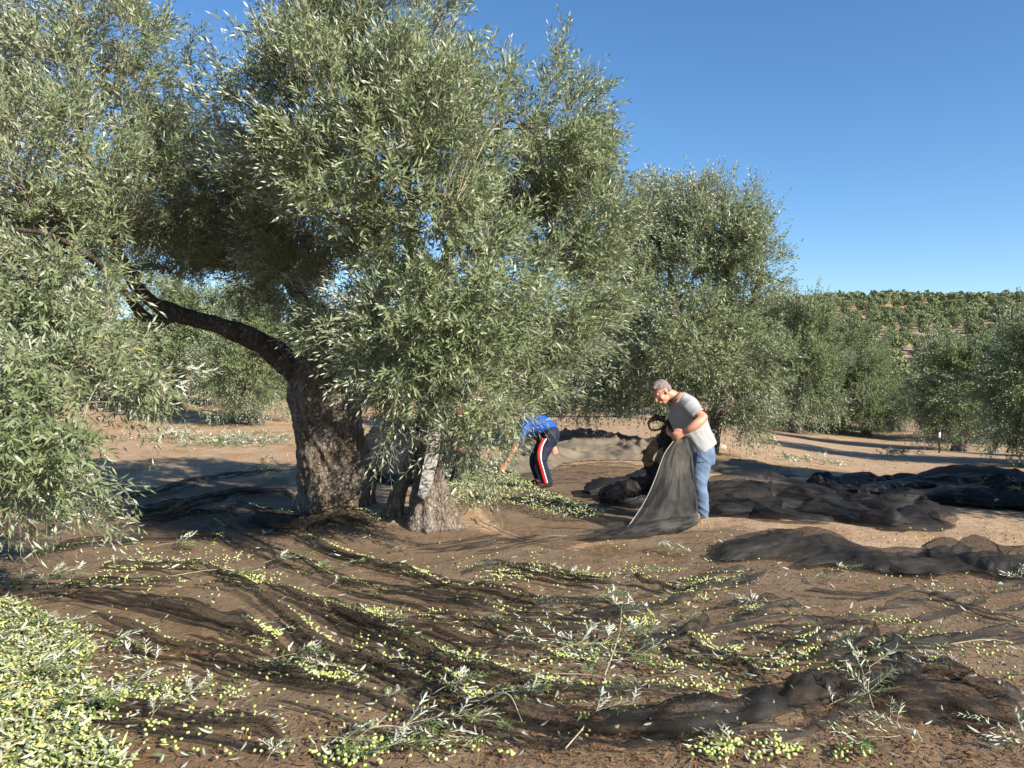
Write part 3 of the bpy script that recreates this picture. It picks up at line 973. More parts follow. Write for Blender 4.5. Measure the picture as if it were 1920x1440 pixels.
def hillside():
    me = [far_tree_mesh(s, 620, 0.26).mesh('far_olive_tree') for s in range(5)]
    lod = [far_tree_mesh(30 + s, 60, 0.75) for s in range(3)]
    lod_near = [far_tree_mesh(40 + s, 230, 0.38) for s in range(3)]
    cand = []
    sp = 6.9
    ca, sa = math.cos(0.35), math.sin(0.35)
    for i in range(-90, 91):
        for j in range(-90, 91):
            x, y = (i * ca - j * sa) * sp, (i * sa + j * ca) * sp
            x += random.uniform(-1.4, 1.4); y += random.uniform(-1.4, 1.4)
            r = math.hypot(x, y)
            if y < 40 or r < 98 or r > 462 or abs(x) / y > 0.85: continue
            if x / y < -0.28 and r > 200: continue
            if vnoise(x / 22, y / 22, 0, 77) < 0.10: continue
            cand.append((x, y, r))
    X = np.array([c[0] for c in cand]); Y = np.array([c[1] for c in cand])
    Z = hgt(X, Y)
    px, py, f = project(np.stack([X, Y, Z + 2], -1))
    seen = (px > 1530) & (px < 1940) & (py < 720)
    order = sorted(np.nonzero(seen)[0], key=lambda i: cand[i][2])[:285]
    chosen = set(int(i) for i in order)
    for i in order:
        r = cand[i][2]
        o = bpy.data.objects.new('olive_tree', me[int(i) % 5])
        s = random.uniform(0.75, 1.5)
        o.location = (X[i], Y[i], Z[i] - 0.1)
        o.scale = (s, s, s * random.uniform(0.85, 1.1))
        o.rotation_euler = (0, 0, random.uniform(0, 6.28))
        COL.objects.link(o)
        lab = ('low', 'foot') if r < 170 else (('middle', 'slope') if r < 300 else ('upper', 'crest'))
        tag(o, {'foot': 'distant olive tree in the hollow at the foot of the hill', 'slope': 'distant olive tree in the rows halfway up the hillside',
                'crest': 'tiny distant olive tree close to the crest of the hill'}[lab[1]], 'olive tree', 'distant olive trees at the ' + {'foot': 'foot of the hill', 'slope': 'middle of the hillside', 'crest': 'top of the hill'}[lab[1]])
    for m in me: m.materials.append(M['leaf_far'])
    b = Buf()
    for i in range(len(cand)):
        if i in chosen: continue
        l = lod_near[i % 3] if cand[i][2] < 190 else lod[i % 3]
        s = random.uniform(0.95, 1.4)
        a = random.uniform(0, 6.28)
        v = np.concatenate(l.v)
        rot = np.array(((math.cos(a), -math.sin(a), 0), (math.sin(a), math.cos(a), 0), (0, 0, 1)))
        v = v @ rot.T * s + np.array((X[i], Y[i], Z[i] - 0.1))
        b.add(v, np.concatenate(l.f[4]), np.concatenate(l.r))
    o = link('distant_grove', b.mesh('distant_grove'), M['leaf_far'])
    tag(o, 'mass of distant olive trees covering the rest of the hill', 'trees', kind='stuff')
    print('hill trees', len(order), 'grove', len(cand))
hillside()
#PART3

# ------------------------------------------------------------------ nets
def seg_dist(x, y, line):
    """distance to a polyline, position along it (0..1) and the signed side"""
    best = np.full(x.shape, 1e9); tt = np.zeros(x.shape); sd = np.zeros(x.shape)
    ln = np.linalg.norm(np.diff(line, axis=0), axis=1)
    tot = ln.sum(); acc = 0
    for i in range(len(line) - 1):
        a, b = line[i], line[i + 1]
        d = b - a
        L2 = max(d @ d, 1e-9)
        u = np.clip(((x - a[0]) * d[0] + (y - a[1]) * d[1]) / L2, 0, 1)
        ex, ey = x - a[0] - u * d[0], y - a[1] - u * d[1]
        q = np.sqrt(ex * ex + ey * ey)
        m = q < best
        best = np.where(m, q, best)
        tt = np.where(m, (acc + u * ln[i]) / tot, tt)
        sd = np.where(m, np.sign(d[0] * ey - d[1] * ex), sd)
        acc += ln[i]
    return best, tt, sd

def inside(x, y, poly):
    r = np.zeros(x.shape, bool)
    n = len(poly)
    for i in range(n):
        x1, y1 = poly[i]; x2, y2 = poly[(i + 1) % n]
        c = ((y1 > y) != (y2 > y)) & (x < (x2 - x1) * (y - y1) / ((y2 - y1) if y2 != y1 else 1e-9) + x1)
        r ^= c
    return r

RIDGES = [  # picture points, height, half width
    ([(200, 952), (300, 928), (420, 897), (545, 886)], .05, .05),  # added fold, a dark strip standing in for shade left of the big trunk
    ([(180, 985), (300, 962), (400, 940), (500, 930), (560, 940)], .06, .07),  # another fold added to darken that shaded area
    ([(250, 1000), (360, 975), (450, 975), (540, 985)], .06, .08),  # added as well, for the same painted shade
    ([(-60, 1140), (60, 1128), (130, 1120), (200, 1128), (290, 1150), (400, 1176), (470, 1200), (520, 1222)], .075, .05),
    ([(130, 1172), (250, 1192), (300, 1215), (400, 1240), (450, 1256), (560, 1282), (620, 1290)], .055, .04),
    ([(350, 1103), (430, 1110), (480, 1130), (540, 1175), (590, 1215), (640, 1240), (700, 1250), (790, 1275), (850, 1300), (900, 1325)], .055, .04),
    ([(430, 1110), (510, 1115), (600, 1150), (640, 1170), (720, 1200), (800, 1240), (830, 1260), (950, 1290), (1030, 1315), (1100, 1325), (1280, 1322), (1340, 1335)], .07, .05),
    ([(640, 1153), (700, 1180), (790, 1185), (850, 1205), (900, 1230), (1000, 1240), (1060, 1256)], .055, .04),
    ([(540, 1060), (640, 1105), (720, 1125), (800, 1140), (880, 1155), (960, 1162)], .075, .05),
    ([(680, 1075), (780, 1090), (840, 1115), (920, 1125), (1000, 1145), (1060, 1146)], .05, .04),
    ([(640, 1235), (720, 1265), (780, 1302), (860, 1335), (900, 1345)], .06, .045),
    ([(860, 1340), (960, 1352), (1060, 1378), (1140, 1392), (1280, 1387), (1400, 1374)], .07, .06),
    ([(980, 1160), (1060, 1155), (1130, 1154), (1180, 1160)], .06, .045),
    ([(1060, 1172), (1160, 1171), (1230, 1165)], .04, .03),
    ([(850, 1175), (960, 1185), (1060, 1192), (1110, 1190)], .04, .03),
    ([(1180, 1245), (1240, 1224), (1290, 1214), (1330, 1190)], .06, .05),
    ([(1280, 1205), (1310, 1250), (1360, 1262), (1400, 1287), (1450, 1290)], .06, .04),
    ([(1230, 1152), (1290, 1140), (1330, 1120), (1400, 1105), (1440, 1085)], .04, .03),
    ([(1410, 1187), (1460, 1172), (1510, 1170)], .05, .03),
    ([(1520, 1268), (1600, 1246), (1636, 1222), (1642, 1208)], .06, .03),
    ([(1560, 1290), (1640, 1262), (1700, 1240), (1800, 1230)], .04, .03),
    ([(60, 1050), (140, 1026), (240, 1015), (350, 1010), (420, 1018)], .05, .04),
    ([(180, 1066), (250, 1064), (370, 1070), (430, 1090), (500, 1122)], .045, .035),
    ([(100, 1106), (160, 1105), (250, 1103), (350, 1103)], .04, .03),
    ([(860, 1085), (940, 1074), (1020, 1092), (1100, 1106), (1180, 1112)], .045, .035),
    ([(1180, 1100), (1260, 1120), (1330, 1128)], .04, .03),
    ([(420, 950), (470, 985), (560, 1000), (640, 990), (700, 1000)], .10, .10),
    ([(380, 985), (440, 1020), (540, 1062), (600, 1075)], .06, .06),
    ([(560, 1010), (640, 1045), (720, 1070), (800, 1085)], .05, .05),
    ([(760, 1040), (860, 1036), (960, 1020), (1020, 1010)], .03, .03),
    ([(40, 1330), (200, 1342), (400, 1372), (480, 1380), (560, 1410)], .035, .03),
    ([(500, 1290), (640, 1310), (760, 1345), (900, 1390), (1010, 1430)], .03, .03),
    ([(1150, 1392), (1260, 1395), (1350, 1388), (1450, 1372), (1510, 1335), (1570, 1322)], .08, .10),
    ([(1460, 1372), (1520, 1338), (1570, 1322), (1620, 1322), (1680, 1300), (1730, 1292)], .08, .11),
    ([(1620, 1335), (1700, 1345), (1780, 1350), (1850, 1370), (1930, 1372)], .07, .11),
    ([(1720, 1292), (1790, 1302), (1850, 1335), (1930, 1345)], .07, .06),
    ([(1700, 1130), (1780, 1150), (1850, 1170), (1930, 1180)], .02, .03),
    ([(1380, 1215), (1450, 1230), (1520, 1232), (1600, 1200)], .03, .03),
]
RG = [(GF([p[0] for p in l], [p[1] for p in l]), h, w) for l, h, w in RIDGES]
RG = [(spline(l, len(l) * 4), h, w) for l, h, w in RG]
NMAIN = len(RG)
_r = random.Random(5)
for _k in range(NMAIN):                      # thinner creases running beside the main folds
    l, h, w = RG[_k]
    for _q in range(3):
        a = _r.uniform(0.0, 0.45); b_ = _r.uniform(0.6, 1.0)
        seg = l[int(a * len(l)): max(int(a * len(l)) + 4, int(b_ * len(l)))]
        if len(seg) < 4: continue
        off = np.array((_r.uniform(-0.25, 0.25), _r.choice((-1, 1)) * _r.uniform(0.09, 0.22)))
        RG.append((seg + off, h * 0.4, _r.uniform(0.014, 0.024)))
for _k in range(26):                         # short ripples on the right half
    c = GF([_r.uniform(1180, 1950)], [_r.uniform(1080, 1290)])[0]
    L_ = _r.uniform(0.3, 0.8); a = _r.uniform(-0.2, 0.55)
    seg = spline([c, c + np.array((L_ * .5, L_ * .5 * math.tan(a) + _r.uniform(-.06, .06))), c + np.array((L_, L_ * math.tan(a)))], 9)
    RG.append((seg, 0.03, _r.uniform(0.016, 0.03)))

def ridge_sum(x, y):
    z = np.zeros(x.shape)
    for k, (l, h, w) in enumerate(RG):
        pad = w * 6
        m = (x > l[:, 0].min() - pad) & (x < l[:, 0].max() + pad) & (y > l[:, 1].min() - pad) & (y < l[:, 1].max() + pad)
        if not m.any(): continue
        xx, yy = x[m], y[m]
        d, t, s = seg_dist(xx, yy, l)
        wob = fbm(xx * 5, yy * 5, k, 2, 12) - 0.5
        d2 = d + wob * w * 0.7
        asym = np.where(s > 0, 1.7, 0.75)          # steep towards the camera, slack behind
        prof = np.exp(-(np.abs(d2) / (w * asym)) ** 1.5)
        z[m] = np.maximum(z[m], 1.15 * h * prof * sm(0, 0.12, t) * sm(0, 0.12, 1 - t) * (0.55 + 0.9 * vnoise(t * 9, k * 3.1, 0, 8)))
    return z

def nz(x, y):
    """height of the top of the spread net"""
    x = np.asarray(x, float); y = np.asarray(y, float)
    rot = 0.25
    u = x * math.cos(rot) + y * math.sin(rot); v = -x * math.sin(rot) + y * math.cos(rot)
    wr = 0.026 * ridged(u * 0.9, v * 5.2, 0, 2, 21) ** 1.5 + 0.012 * ridged(x * 3.0 + y * 2.0, y * 8.0 - x * 2.5, 0, 2, 23)
    wr = wr * (0.5 + 0.7 * sm(-0.5, 1.5, x))
    return hg(x, y) + 0.014 + wr + ridge_sum(x, y)

def make_net_sheet():
    poly = GF([-420, -300, 0, 200, 300, 420, 545, 552, 600, 700, 800, 900, 1000, 1080, 1180, 1300, 1380, 1450, 1600, 1750, 1930, 2300, 2300, -420],
              [1500, 985, 975, 950, 925, 893, 882, 975, 988, 990, 998, 1000, 1018, 1035, 1020, 1000, 995, 1008, 1048, 1064, 1090, 1130, 2300, 2300])
    ang = np.linspace(R(-45), R(45), 400)
    rr = 2.3 * np.exp(np.linspace(0, math.log(12.5 / 2.3), 400))
    A, Q = np.meshgrid(ang, rr, indexing='ij')
    x, y = Q * np.sin(A), Q * np.cos(A)
    z = nz(x, y)
    ex = x + 0.05 * (fbm(x * 6, y * 6, 0, 2, 91) - 0.5)
    ey = y + 0.12 * (fbm(x * 4, y * 4, 0, 3, 92) - 0.5)
    ins = inside(ex, ey, poly)
    # slack folds lean towards the camera
    r = ridge_sum(x, y)
    lean = np.clip(r / 0.06, 0, 1.3) ** 2 * 0.085
    x = x - lean * np.sin(A); y = y - lean * np.cos(A)
    keep = ins[:-1, :-1] & ins[1:, :-1] & ins[:-1, 1:] & ins[1:, 1:]
    i, j = np.nonzero(keep)
    nr = len(rr)
    F = np.stack([i * nr + j, i * nr + j + 1, (i + 1) * nr + j + 1, (i + 1) * nr + j], -1)[:, ::-1]
    V = np.stack([x, y, z], -1).reshape(-1, 3)
    us = np.unique(F)
    mp = np.full(len(V), -1); mp[us] = np.arange(len(us))
    o = link('harvest_net', mesh_np('harvest_net', V[us], mp[F]), M['net'])
    return tag(o, 'wide black harvest net spread wrinkled over the foreground under the loose olives', 'net')
NETO = make_net_sheet()

def net_flaps():
    """where the slack net has doubled over on itself: three thicknesses lying along each ridge"""
    for k, (l, h, w) in enumerate(RG):  # also draws the folds added as shade left of the trunk
        ln = np.linalg.norm(np.diff(l, axis=0), axis=1).sum()
        if ln < 0.3: continue
        n = max(10, int(ln / (0.026 if w > 0.026 else 0.04))); m = 9 if w > 0.026 else 4
        P = spline(l, n)
        T = norm(np.gradient(P, axis=0))
        N = np.stack([-T[:, 1], T[:, 0]], -1)
        N = N * np.sign(N[:, 1:2] + 1e-9)
        t = np.linspace(0, 1, n)
        wid = w * (0.35 + 0.75 * vnoise(t * ln * 2.2, k * 5.1, 0, 33)) * sm(0, 0.18, t) ** 0.7 * sm(0, 0.18, 1 - t) ** 0.7
        b = Buf()
        for q in range(2):
            c = np.linspace(-1, 1, m) if q == 0 else np.linspace(-1.0, -0.45, m)
            e1 = (fbm(t * ln * 7, k + q * 3.0, 0, 2, 34) - 0.5) * w * 1.0
            cc = c[None, :] * wid[:, None] + e1[:, None] * (1 - 0.5 * q) - 0.15 * w
            X = P[:, None, 0] + N[:, None, 0] * cc
            Y = P[:, None, 1] + N[:, None, 1] * cc
            hump = (1 - np.abs(c[None]) ** 2.5) * h * (0.10 + 0.25 * vnoise(t * ln * 3, k, q, 35))[:, None] * sm(0, 0.15, t)[:, None] * sm(0, 0.15, 1 - t)[:, None] * (1 - 0.35 * q)
            Z = nz(X, Y) + 0.004 + 0.002 * q + hump
            V = np.stack([X, Y - hump * 0.6, Z], -1).reshape(-1, 3)
            i, j = np.meshgrid(np.arange(n - 1), np.arange(m - 1), indexing='ij'); i, j = i.ravel(), j.ravel()
            b.add(V, np.stack([i * m + j, (i + 1) * m + j, (i + 1) * m + j + 1, i * m + j + 1], -1))
        link('net_fold', b.mesh('net_fold'), M['net_flap'], NETO)
net_flaps()

def dist_poly(x, y, poly):
    best = np.full(x.shape, 1e9)
    n = len(poly)
    for i in range(n):
        a, b = poly[i], poly[(i + 1) % n]
        d = b - a
        u = np.clip(((x - a[0]) * d[0] + (y - a[1]) * d[1]) / max(d @ d, 1e-9), 0, 1)
        best = np.minimum(best, np.hypot(x - a[0] - u * d[0], y - a[1] - u * d[1]))
    return best

def pile(name, label, outline, h, mat, layers=2, step=0.022, seed=0, edge=0.15, freq=1.6, aniso=(1.0, 2.2), rot=0.0, base=nz, hfun=None, group=None, cat='net'):
    P = GF([p[0] for p in outline], [p[1] for p in outline])
    P = spline(np.concatenate([P, P[:1]]), len(P) * 4)[:-1]
    x0, y0 = P.min(0) - 0.05; x1, y1 = P.max(0) + 0.05
    b = Buf()
    top = None
    for q in range(layers):
        nx, ny = max(4, int((x1 - x0) / step)), max(4, int((y1 - y0) / step))
        X, Y = np.meshgrid(np.linspace(x0, x1, nx), np.linspace(y0, y1, ny), indexing='ij')
        ex = X + 0.22 * (fbm(X * 3, Y * 3, 0, 3, seed + 1) - 0.5)
        ey = Y + 0.22 * (fbm(X * 3, Y * 3, 0, 3, seed + 2) - 0.5)
        ins = inside(ex, ey, P)
        D = np.where(ins, dist_poly(ex, ey, P), 0)
        c, s = math.cos(rot), math.sin(rot)
        U, Vv = (X * c + Y * s) * freq * aniso[0], (-X * s + Y * c) * freq * aniso[1]
        wx = (fbm(X * 1.3, Y * 1.3, q * 3.3, 2, seed + 3) - 0.5) * 1.6
        wy = (fbm(X * 1.3, Y * 1.3, q * 3.3 + 9, 2, seed + 4) - 0.5) * 3.0
        rg = ridged(U + wx, Vv + wy, q * 1.7, 2, seed + 5) * 0.8 + 0.32 * ridged(U * 2.2 - wy, Vv * 3.4 + wx * 2, q, 2, seed + 8)
        big = fbm(X * 1.1, Y * 1.1, 0, 2, seed + 6)
        H = h * sm(0, edge, D) ** 0.7 * (0.07 + 1.3 * rg ** 1.15 * (0.45 + 0.9 * big)) * (1 - 0.32 * q)
        if hfun is not None: H = H * hfun(X, Y)
        lean = 0.35 * H
        Z = base(X, Y) + 0.006 + np.maximum(H, 0.0) + 0.003 * q
        keep = ins[:-1, :-1] & ins[1:, :-1] & ins[:-1, 1:] & ins[1:, 1:]
        i, j = np.nonzero(keep)
        F = np.stack([i * ny + j, (i + 1) * ny + j, (i + 1) * ny + j + 1, i * ny + j + 1], -1)
        V = np.stack([X + 0.4 * H * (fbm(X * 5, Y * 5, 0, 2, seed + 7) - 0.5), Y - lean, Z], -1).reshape(-1, 3)
        us = np.unique(F)
        mp = np.full(len(V), -1); mp[us] = np.arange(len(us))
        b.add(V[us], mp[F])
    o = link(name, b.mesh(name), mat)
    return tag(o, label, cat, group)

gz = lambda x, y: hg(x, y) + 0.004
pile('net_heap', 'crumpled black net lying in a long heap on the ground right of the man', [(1318, 905), (1380, 900), (1480, 905), (1560, 925), (1640, 940), (1700, 945), (1740, 965), (1786, 985), (1775, 1000), (1700, 1006), (1640, 1000), (1560, 986), (1480, 980), (1400, 976), (1330, 972), (1312, 950)],
     0.10, M['net_pile'], 2, seed=100, freq=3.0, aniso=(0.25, 1.05), edge=0.35, step=0.022, rot=-0.25, base=gz)
pile('net_edge_folds', 'bunched far edge of the spread net running to the right below the crumpled heap', [(1340, 1034), (1400, 1018), (1470, 1012), (1530, 1034), (1620, 1050), (1700, 1062), (1745, 1048), (1800, 1062), (1870, 1066), (1990, 1085), (2060, 1110), (1960, 1108), (1880, 1100), (1800, 1088), (1700, 1092), (1600, 1080), (1500, 1064), (1400, 1062), (1350, 1058)],
     0.09, M['net_pile'], 2, seed=130, freq=3.0, aniso=(0.25, 1.2), edge=0.3, step=0.018, rot=-0.1)
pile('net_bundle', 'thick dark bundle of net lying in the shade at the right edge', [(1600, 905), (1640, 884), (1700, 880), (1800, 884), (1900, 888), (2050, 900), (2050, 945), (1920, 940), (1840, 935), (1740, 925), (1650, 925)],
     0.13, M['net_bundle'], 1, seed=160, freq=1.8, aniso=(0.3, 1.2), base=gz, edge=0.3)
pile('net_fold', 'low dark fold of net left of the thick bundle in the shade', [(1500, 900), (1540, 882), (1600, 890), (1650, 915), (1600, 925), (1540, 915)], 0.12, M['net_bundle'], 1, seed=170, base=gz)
pile('dusty_net', 'pale dusty net strip on the ground right behind the man in grey', [(1335, 872), (1380, 858), (1460, 866), (1500, 880), (1440, 885), (1350, 884)], 0.08, M['net_dusty'], 1, seed=180, base=gz, step=0.03)
pile('dusty_net', 'long grey dusty net roll between the two stooping workers', [(985, 838), (1060, 826), (1140, 828), (1250, 838), (1290, 850), (1240, 866), (1150, 866), (1080, 870), (1040, 885), (985, 900), (930, 905), (900, 890), (940, 860)],
     0.24, M['net_dusty'], 1, seed=190, edge=0.4, base=gz, step=0.04, freq=1.0, aniso=(0.8, 1.5))
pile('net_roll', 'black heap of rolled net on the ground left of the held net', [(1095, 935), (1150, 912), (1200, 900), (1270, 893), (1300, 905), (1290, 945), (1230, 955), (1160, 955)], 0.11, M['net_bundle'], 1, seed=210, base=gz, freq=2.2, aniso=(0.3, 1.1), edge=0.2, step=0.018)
pile('trodden_net', 'flat net spread between the big tree and the two workers', [(820, 985), (870, 940), (930, 905), (1000, 895), (1080, 880), (1180, 880), (1270, 905), (1310, 960), (1230, 1000), (1120, 1025), (1060, 1036), (990, 1024), (930, 992), (895, 962), (860, 985)],
     0.05, M['net'], 1, seed=220, base=lambda x, y: hg(x, y) + 0.03, step=0.03, edge=0.1)
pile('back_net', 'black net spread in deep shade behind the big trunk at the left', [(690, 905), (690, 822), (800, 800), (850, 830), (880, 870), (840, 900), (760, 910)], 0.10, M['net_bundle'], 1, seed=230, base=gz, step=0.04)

def cord(pts, r, name='cord', parent=None, label=None, mat='cord', sub=6):
    p = spline(pts, len(pts) * sub)
    V, F = tube(p, r, 6)
    o = link(name, mesh_np(name, V, F), M[mat], parent)
    return o

# the net held up by the man
def held_net():
    base = np.array((2.0, 7.9, float(hg(2.0, 7.9))))
    root = thing('held_net', base, 'black net lifted from the ground in the hands of the man in grey', 'net')
    n, m = 60, 70
    Lp = spline([W(1266, 824, 8.22), W(1246, 852, 8.16), W(1232, 890, 8.1), W(1215, 930, 8.0), W(1194, 965, 7.92), W(1165, 1000, 7.75), W(1115, 1022, 7.6), W(1062, 1036, 7.5)], n)
    Rp = spline([W(1289, 822, 8.24), W(1297, 850, 8.22), W(1302, 890, 8.2), W(1306, 925, 8.18), W(1308, 955, 8.15), W(1308, 975, 8.1), W(1304, 990, 8.05), W(1290, 1002, 7.95)], n)
    b = Buf()
    for q in range(3):
        t = np.linspace(0, 1, n)[:, None]
        s = np.linspace(0, 1, m)[None, :]
        P = Lp[:, None] * (1 - s[..., None]) + Rp[:, None] * s[..., None]
        belly = np.sin(PI * s) * (0.02 + 0.20 * t ** 1.3) * (1 - 0.9 * q)
        pl = 0.050 * (0.25 + t) * (ridged(s * (3.6 - 1.2 * t) + 0.9 * t, t * 1.7 - s * 0.8, q * 2.0, 3, 300) - 0.4) + 0.07 * (fbm(s * 4, t * 5, q, 3, 301) - 0.5) * (0.3 + t)
        off = belly + pl * 1.3 - 0.07 * q * np.sin(PI * s)
        P[..., 1] -= off
        sagging = 0.10 * np.sin(PI * s) * np.clip(t - 0.75, 0, 1) * 4
        P[..., 2] -= sagging * 0.55
        P[..., 2] = np.maximum(P[..., 2], nz(P[..., 0], P[..., 1]) + 0.02 + 0.015 * q)
        i, j = np.meshgrid(np.arange(n - 1), np.arange(m - 1), indexing='ij')
        i, j = i.ravel(), j.ravel()
        b.add(P.reshape(-1, 3), np.stack([i * m + j, i * m + j + 1, (i + 1) * m + j + 1, (i + 1) * m + j], -1))
    V, F = net_tube([(1064, 1030, 7.5, .04), (1110, 1020, 7.55, .055), (1170, 1004, 7.65, .07), (1230, 990, 7.75, .07), (1290, 980, 7.9, .055), (1310, 972, 8.0, .03)], 310)
    b.add(V, F)
    link('net_sheet', b.mesh('net_sheet'), M['net_held'], root)
    cord(list(Lp[::4] + np.array((-0.006, -0.012, 0.004))) + [Lp[-1] + np.array((0, -0.01, 0.01))], 0.0045, parent=root, sub=3)
    q = [W(px, py, d) for px, py, d in [(1062, 1034, 7.48), (1030, 1031, 7.45), (992, 1022, 7.5), (960, 1003, 7.7), (925, 985, 8.0), (903, 972, 8.2), (896, 958, 8.4)]]
    q = [np.array((p[0], p[1], float(nz(p[0], p[1])) + 0.015)) for p in q]
    cord(q, 0.006, parent=root)
    c = W(1062, 1035, 7.44)
    ring = [c + np.array((0.022 * math.cos(a), 0.0, 0.018 * math.sin(a) + 0.02)) for a in np.linspace(0, 2 * PI, 12)]
    cord(ring, 0.005, name='loop', parent=root, sub=2)

def net_tube(pts, seed, k=26, n=90, amp=0.45):
    """a twisted bunch of netting with lengthwise folds"""
    P = spline([list(W(px, py, d)) + [r] for px, py, d, r in pts], n)
    T = norm(np.gradient(P[:, :3], axis=0))
    ang = np.arange(k) * 2 * PI / k
    a = perp(T[:1])[0]
    V = []
    for i in range(n):
        a = a - T[i] * np.dot(a, T[i]); a /= np.linalg.norm(a)
        bb = np.cross(T[i], a)
        s = i / n
        f = ridged(np.cos(ang + s * 2) * 2.1, np.sin(ang + s * 2) * 2.1, s * 5, 3, seed) - 0.45
        rr = P[i, 3] * (1 + amp * 1.6 * f + 0.35 * (vnoise(s * 9, seed, 0, seed) - 0.5))
        V.append(P[i, :3] + (np.cos(ang) * rr)[:, None] * a + (np.sin(ang) * rr)[:, None] * bb)
    V = np.concatenate(V)
    i, j = np.meshgrid(np.arange(n - 1), np.arange(k), indexing='ij')
    i, j = i.ravel(), j.ravel()
    return V, np.stack([i * k + j, i * k + (j + 1) % k, (i + 1) * k + (j + 1) % k, (i + 1) * k + j], -1)
held_net()

def draped_net():
    base = np.array((1.75, 8.9, float(hg(1.75, 8.9))))
    root = thing('net_armful', base, 'armful of black net draped over the far arm of the man in grey', 'net')
    b = Buf()
    for pts, sd in [
        ([(1264, 782, 8.75, .02), (1254, 792, 8.8, .04), (1250, 806, 8.82, .055), (1248, 826, 8.8, .08), (1252, 850, 8.8, .10), (1240, 885, 8.85, .10), (1232, 925, 8.9, .12), (1240, 948, 8.9, .10)], 320),
        ([(1248, 786, 8.8, .035), (1228, 784, 8.8, .03), (1216, 794, 8.8, .014), (1222, 806, 8.8, .010), (1240, 804, 8.8, .014), (1252, 800, 8.8, .03)], 321),
        ([(1262, 790, 8.7, .06), (1262, 830, 8.7, .09), (1262, 870, 8.7, .09), (1262, 930, 8.7, .12)], 322),
        ([(1250, 820, 8.85, .07), (1228, 835, 8.9, .05), (1214, 860, 8.95, .05), (1226, 880, 8.95, .06), (1250, 880, 8.9, .08)], 323),
        ([(1245, 880, 8.9, .09), (1215, 905, 8.9, .10), (1170, 918, 8.85, .09), (1130, 932, 8.7, .07)], 324)]:
        V, F = net_tube(pts, sd, n=60)
        b.add(V, F)
    link('net_folds', b.mesh('net_folds'), M['net_armful'], root)
draped_net()

def rolls(parent, specs, seed, mat, amp=0.34):
    for k, (pts, r) in enumerate(specs):
        q = []
        for n_, (px, py) in enumerate(pts):
            g = GF([px], [py])[0]
            rr = r * (0.45 if n_ in (0, len(pts) - 1) else 1.0)
            q.append([g[0], g[1], float(nz(g[0], g[1])) + rr * 0.55, rr])
        P = spline(q, 90)
        T = norm(np.gradient(P[:, :3], axis=0))
        K = 30
        ang = np.arange(K) * 2 * PI / K
        V = []
        for i in range(90):
            s_ = norm(np.cross(T[i], (0, 0, 1.0))); u_ = np.cross(s_, T[i])
            s = i / 90 * len(pts)
            f = ridged(np.cos(ang + s * .5) * 1.9, np.sin(ang + s * .5) * 1.9, s * 0.9, 3, seed + k) - 0.42
            wide = 0.55 + 1.1 * vnoise(s * 1.7, k, 0, seed)
            rr = P[i, 3] * (1 + amp * 1.9 * f) * wide
            pt = P[i, :3] + (np.cos(ang) * rr * 1.7)[:, None] * s_ + (np.sin(ang) * rr * 0.85)[:, None] * u_
            V.append(pt)
        V = np.concatenate(V)
        V[:, 2] = np.maximum(V[:, 2], nz(V[:, 0], V[:, 1]) + 0.004)
        i, j = np.meshgrid(np.arange(89), np.arange(K), indexing='ij'); i, j = i.ravel(), j.ravel()
        F = np.stack([i * K + j, i * K + (j + 1) % K, (i + 1) * K + (j + 1) % K, (i + 1) * K + j], -1)
        link('net_roll', mesh_np('net_roll', V, F), mat, parent)
rolls(bpy.data.objects['net_heap'], [
    ([(1325, 925), (1380, 912), (1450, 910), (1520, 920), (1580, 938)], .10), ([(1330, 965), (1380, 970), (1440, 962), (1500, 966), (1560, 978), (1620, 990)], .075),
    ([(1470, 950), (1540, 958), (1600, 978), (1660, 992), (1710, 996)], .09), ([(1530, 938), (1600, 950), (1650, 968), (1705, 962), (1740, 975), (1782, 986)], .10),
    ([(1370, 942), (1440, 936), (1520, 946), (1590, 966)], .10), ([(1690, 990), (1708, 968), (1722, 958), (1745, 980)], .07), ([(1340, 945), (1400, 955), (1470, 985), (1560, 988)], .06)], 400, M['net_pile'])
rolls(bpy.data.objects['net_edge_folds'], [
    ([(1352, 1064), (1400, 1050), (1480, 1040), (1560, 1044), (1630, 1056)], .06), ([(1445, 1008), (1465, 1022), (1500, 1034)], .07), ([(1590, 1056), (1680, 1062), (1740, 1064), (1790, 1074), (1860, 1082), (1930, 1092)], .075),
    ([(1505, 1078), (1580, 1066), (1650, 1074), (1700, 1086), (1770, 1090)], .055), ([(1734, 1046), (1755, 1052), (1800, 1066), (1840, 1072)], .07), ([(1780, 1068), (1850, 1062), (1910, 1070), (1980, 1088)], .09), ([(1380, 1022), (1460, 1018), (1540, 1030), (1620, 1046)], .05)], 430, M['net_pile'])

rolls(bpy.data.objects['net_bundle'], [([(1600, 922), (1690, 910), (1790, 908), (1900, 912), (2030, 922)], .17), ([(1650, 932), (1740, 930), (1850, 936), (1960, 946), (2040, 950)], .13),
    ([(1670, 900), (1790, 896), (1930, 902), (2030, 908)], .17), ([(1560, 915), (1620, 900), (1700, 905)], .12)], 460, M['net_bundle'])
rolls(bpy.data.objects['net_roll'], [([(1100, 938), (1160, 926), (1220, 916), (1290, 910)], .14), ([(1125, 950), (1180, 950), (1250, 946)], .09), ([(1190, 915), (1240, 905), (1300, 905)], .13)], 480, M['net_bundle'])

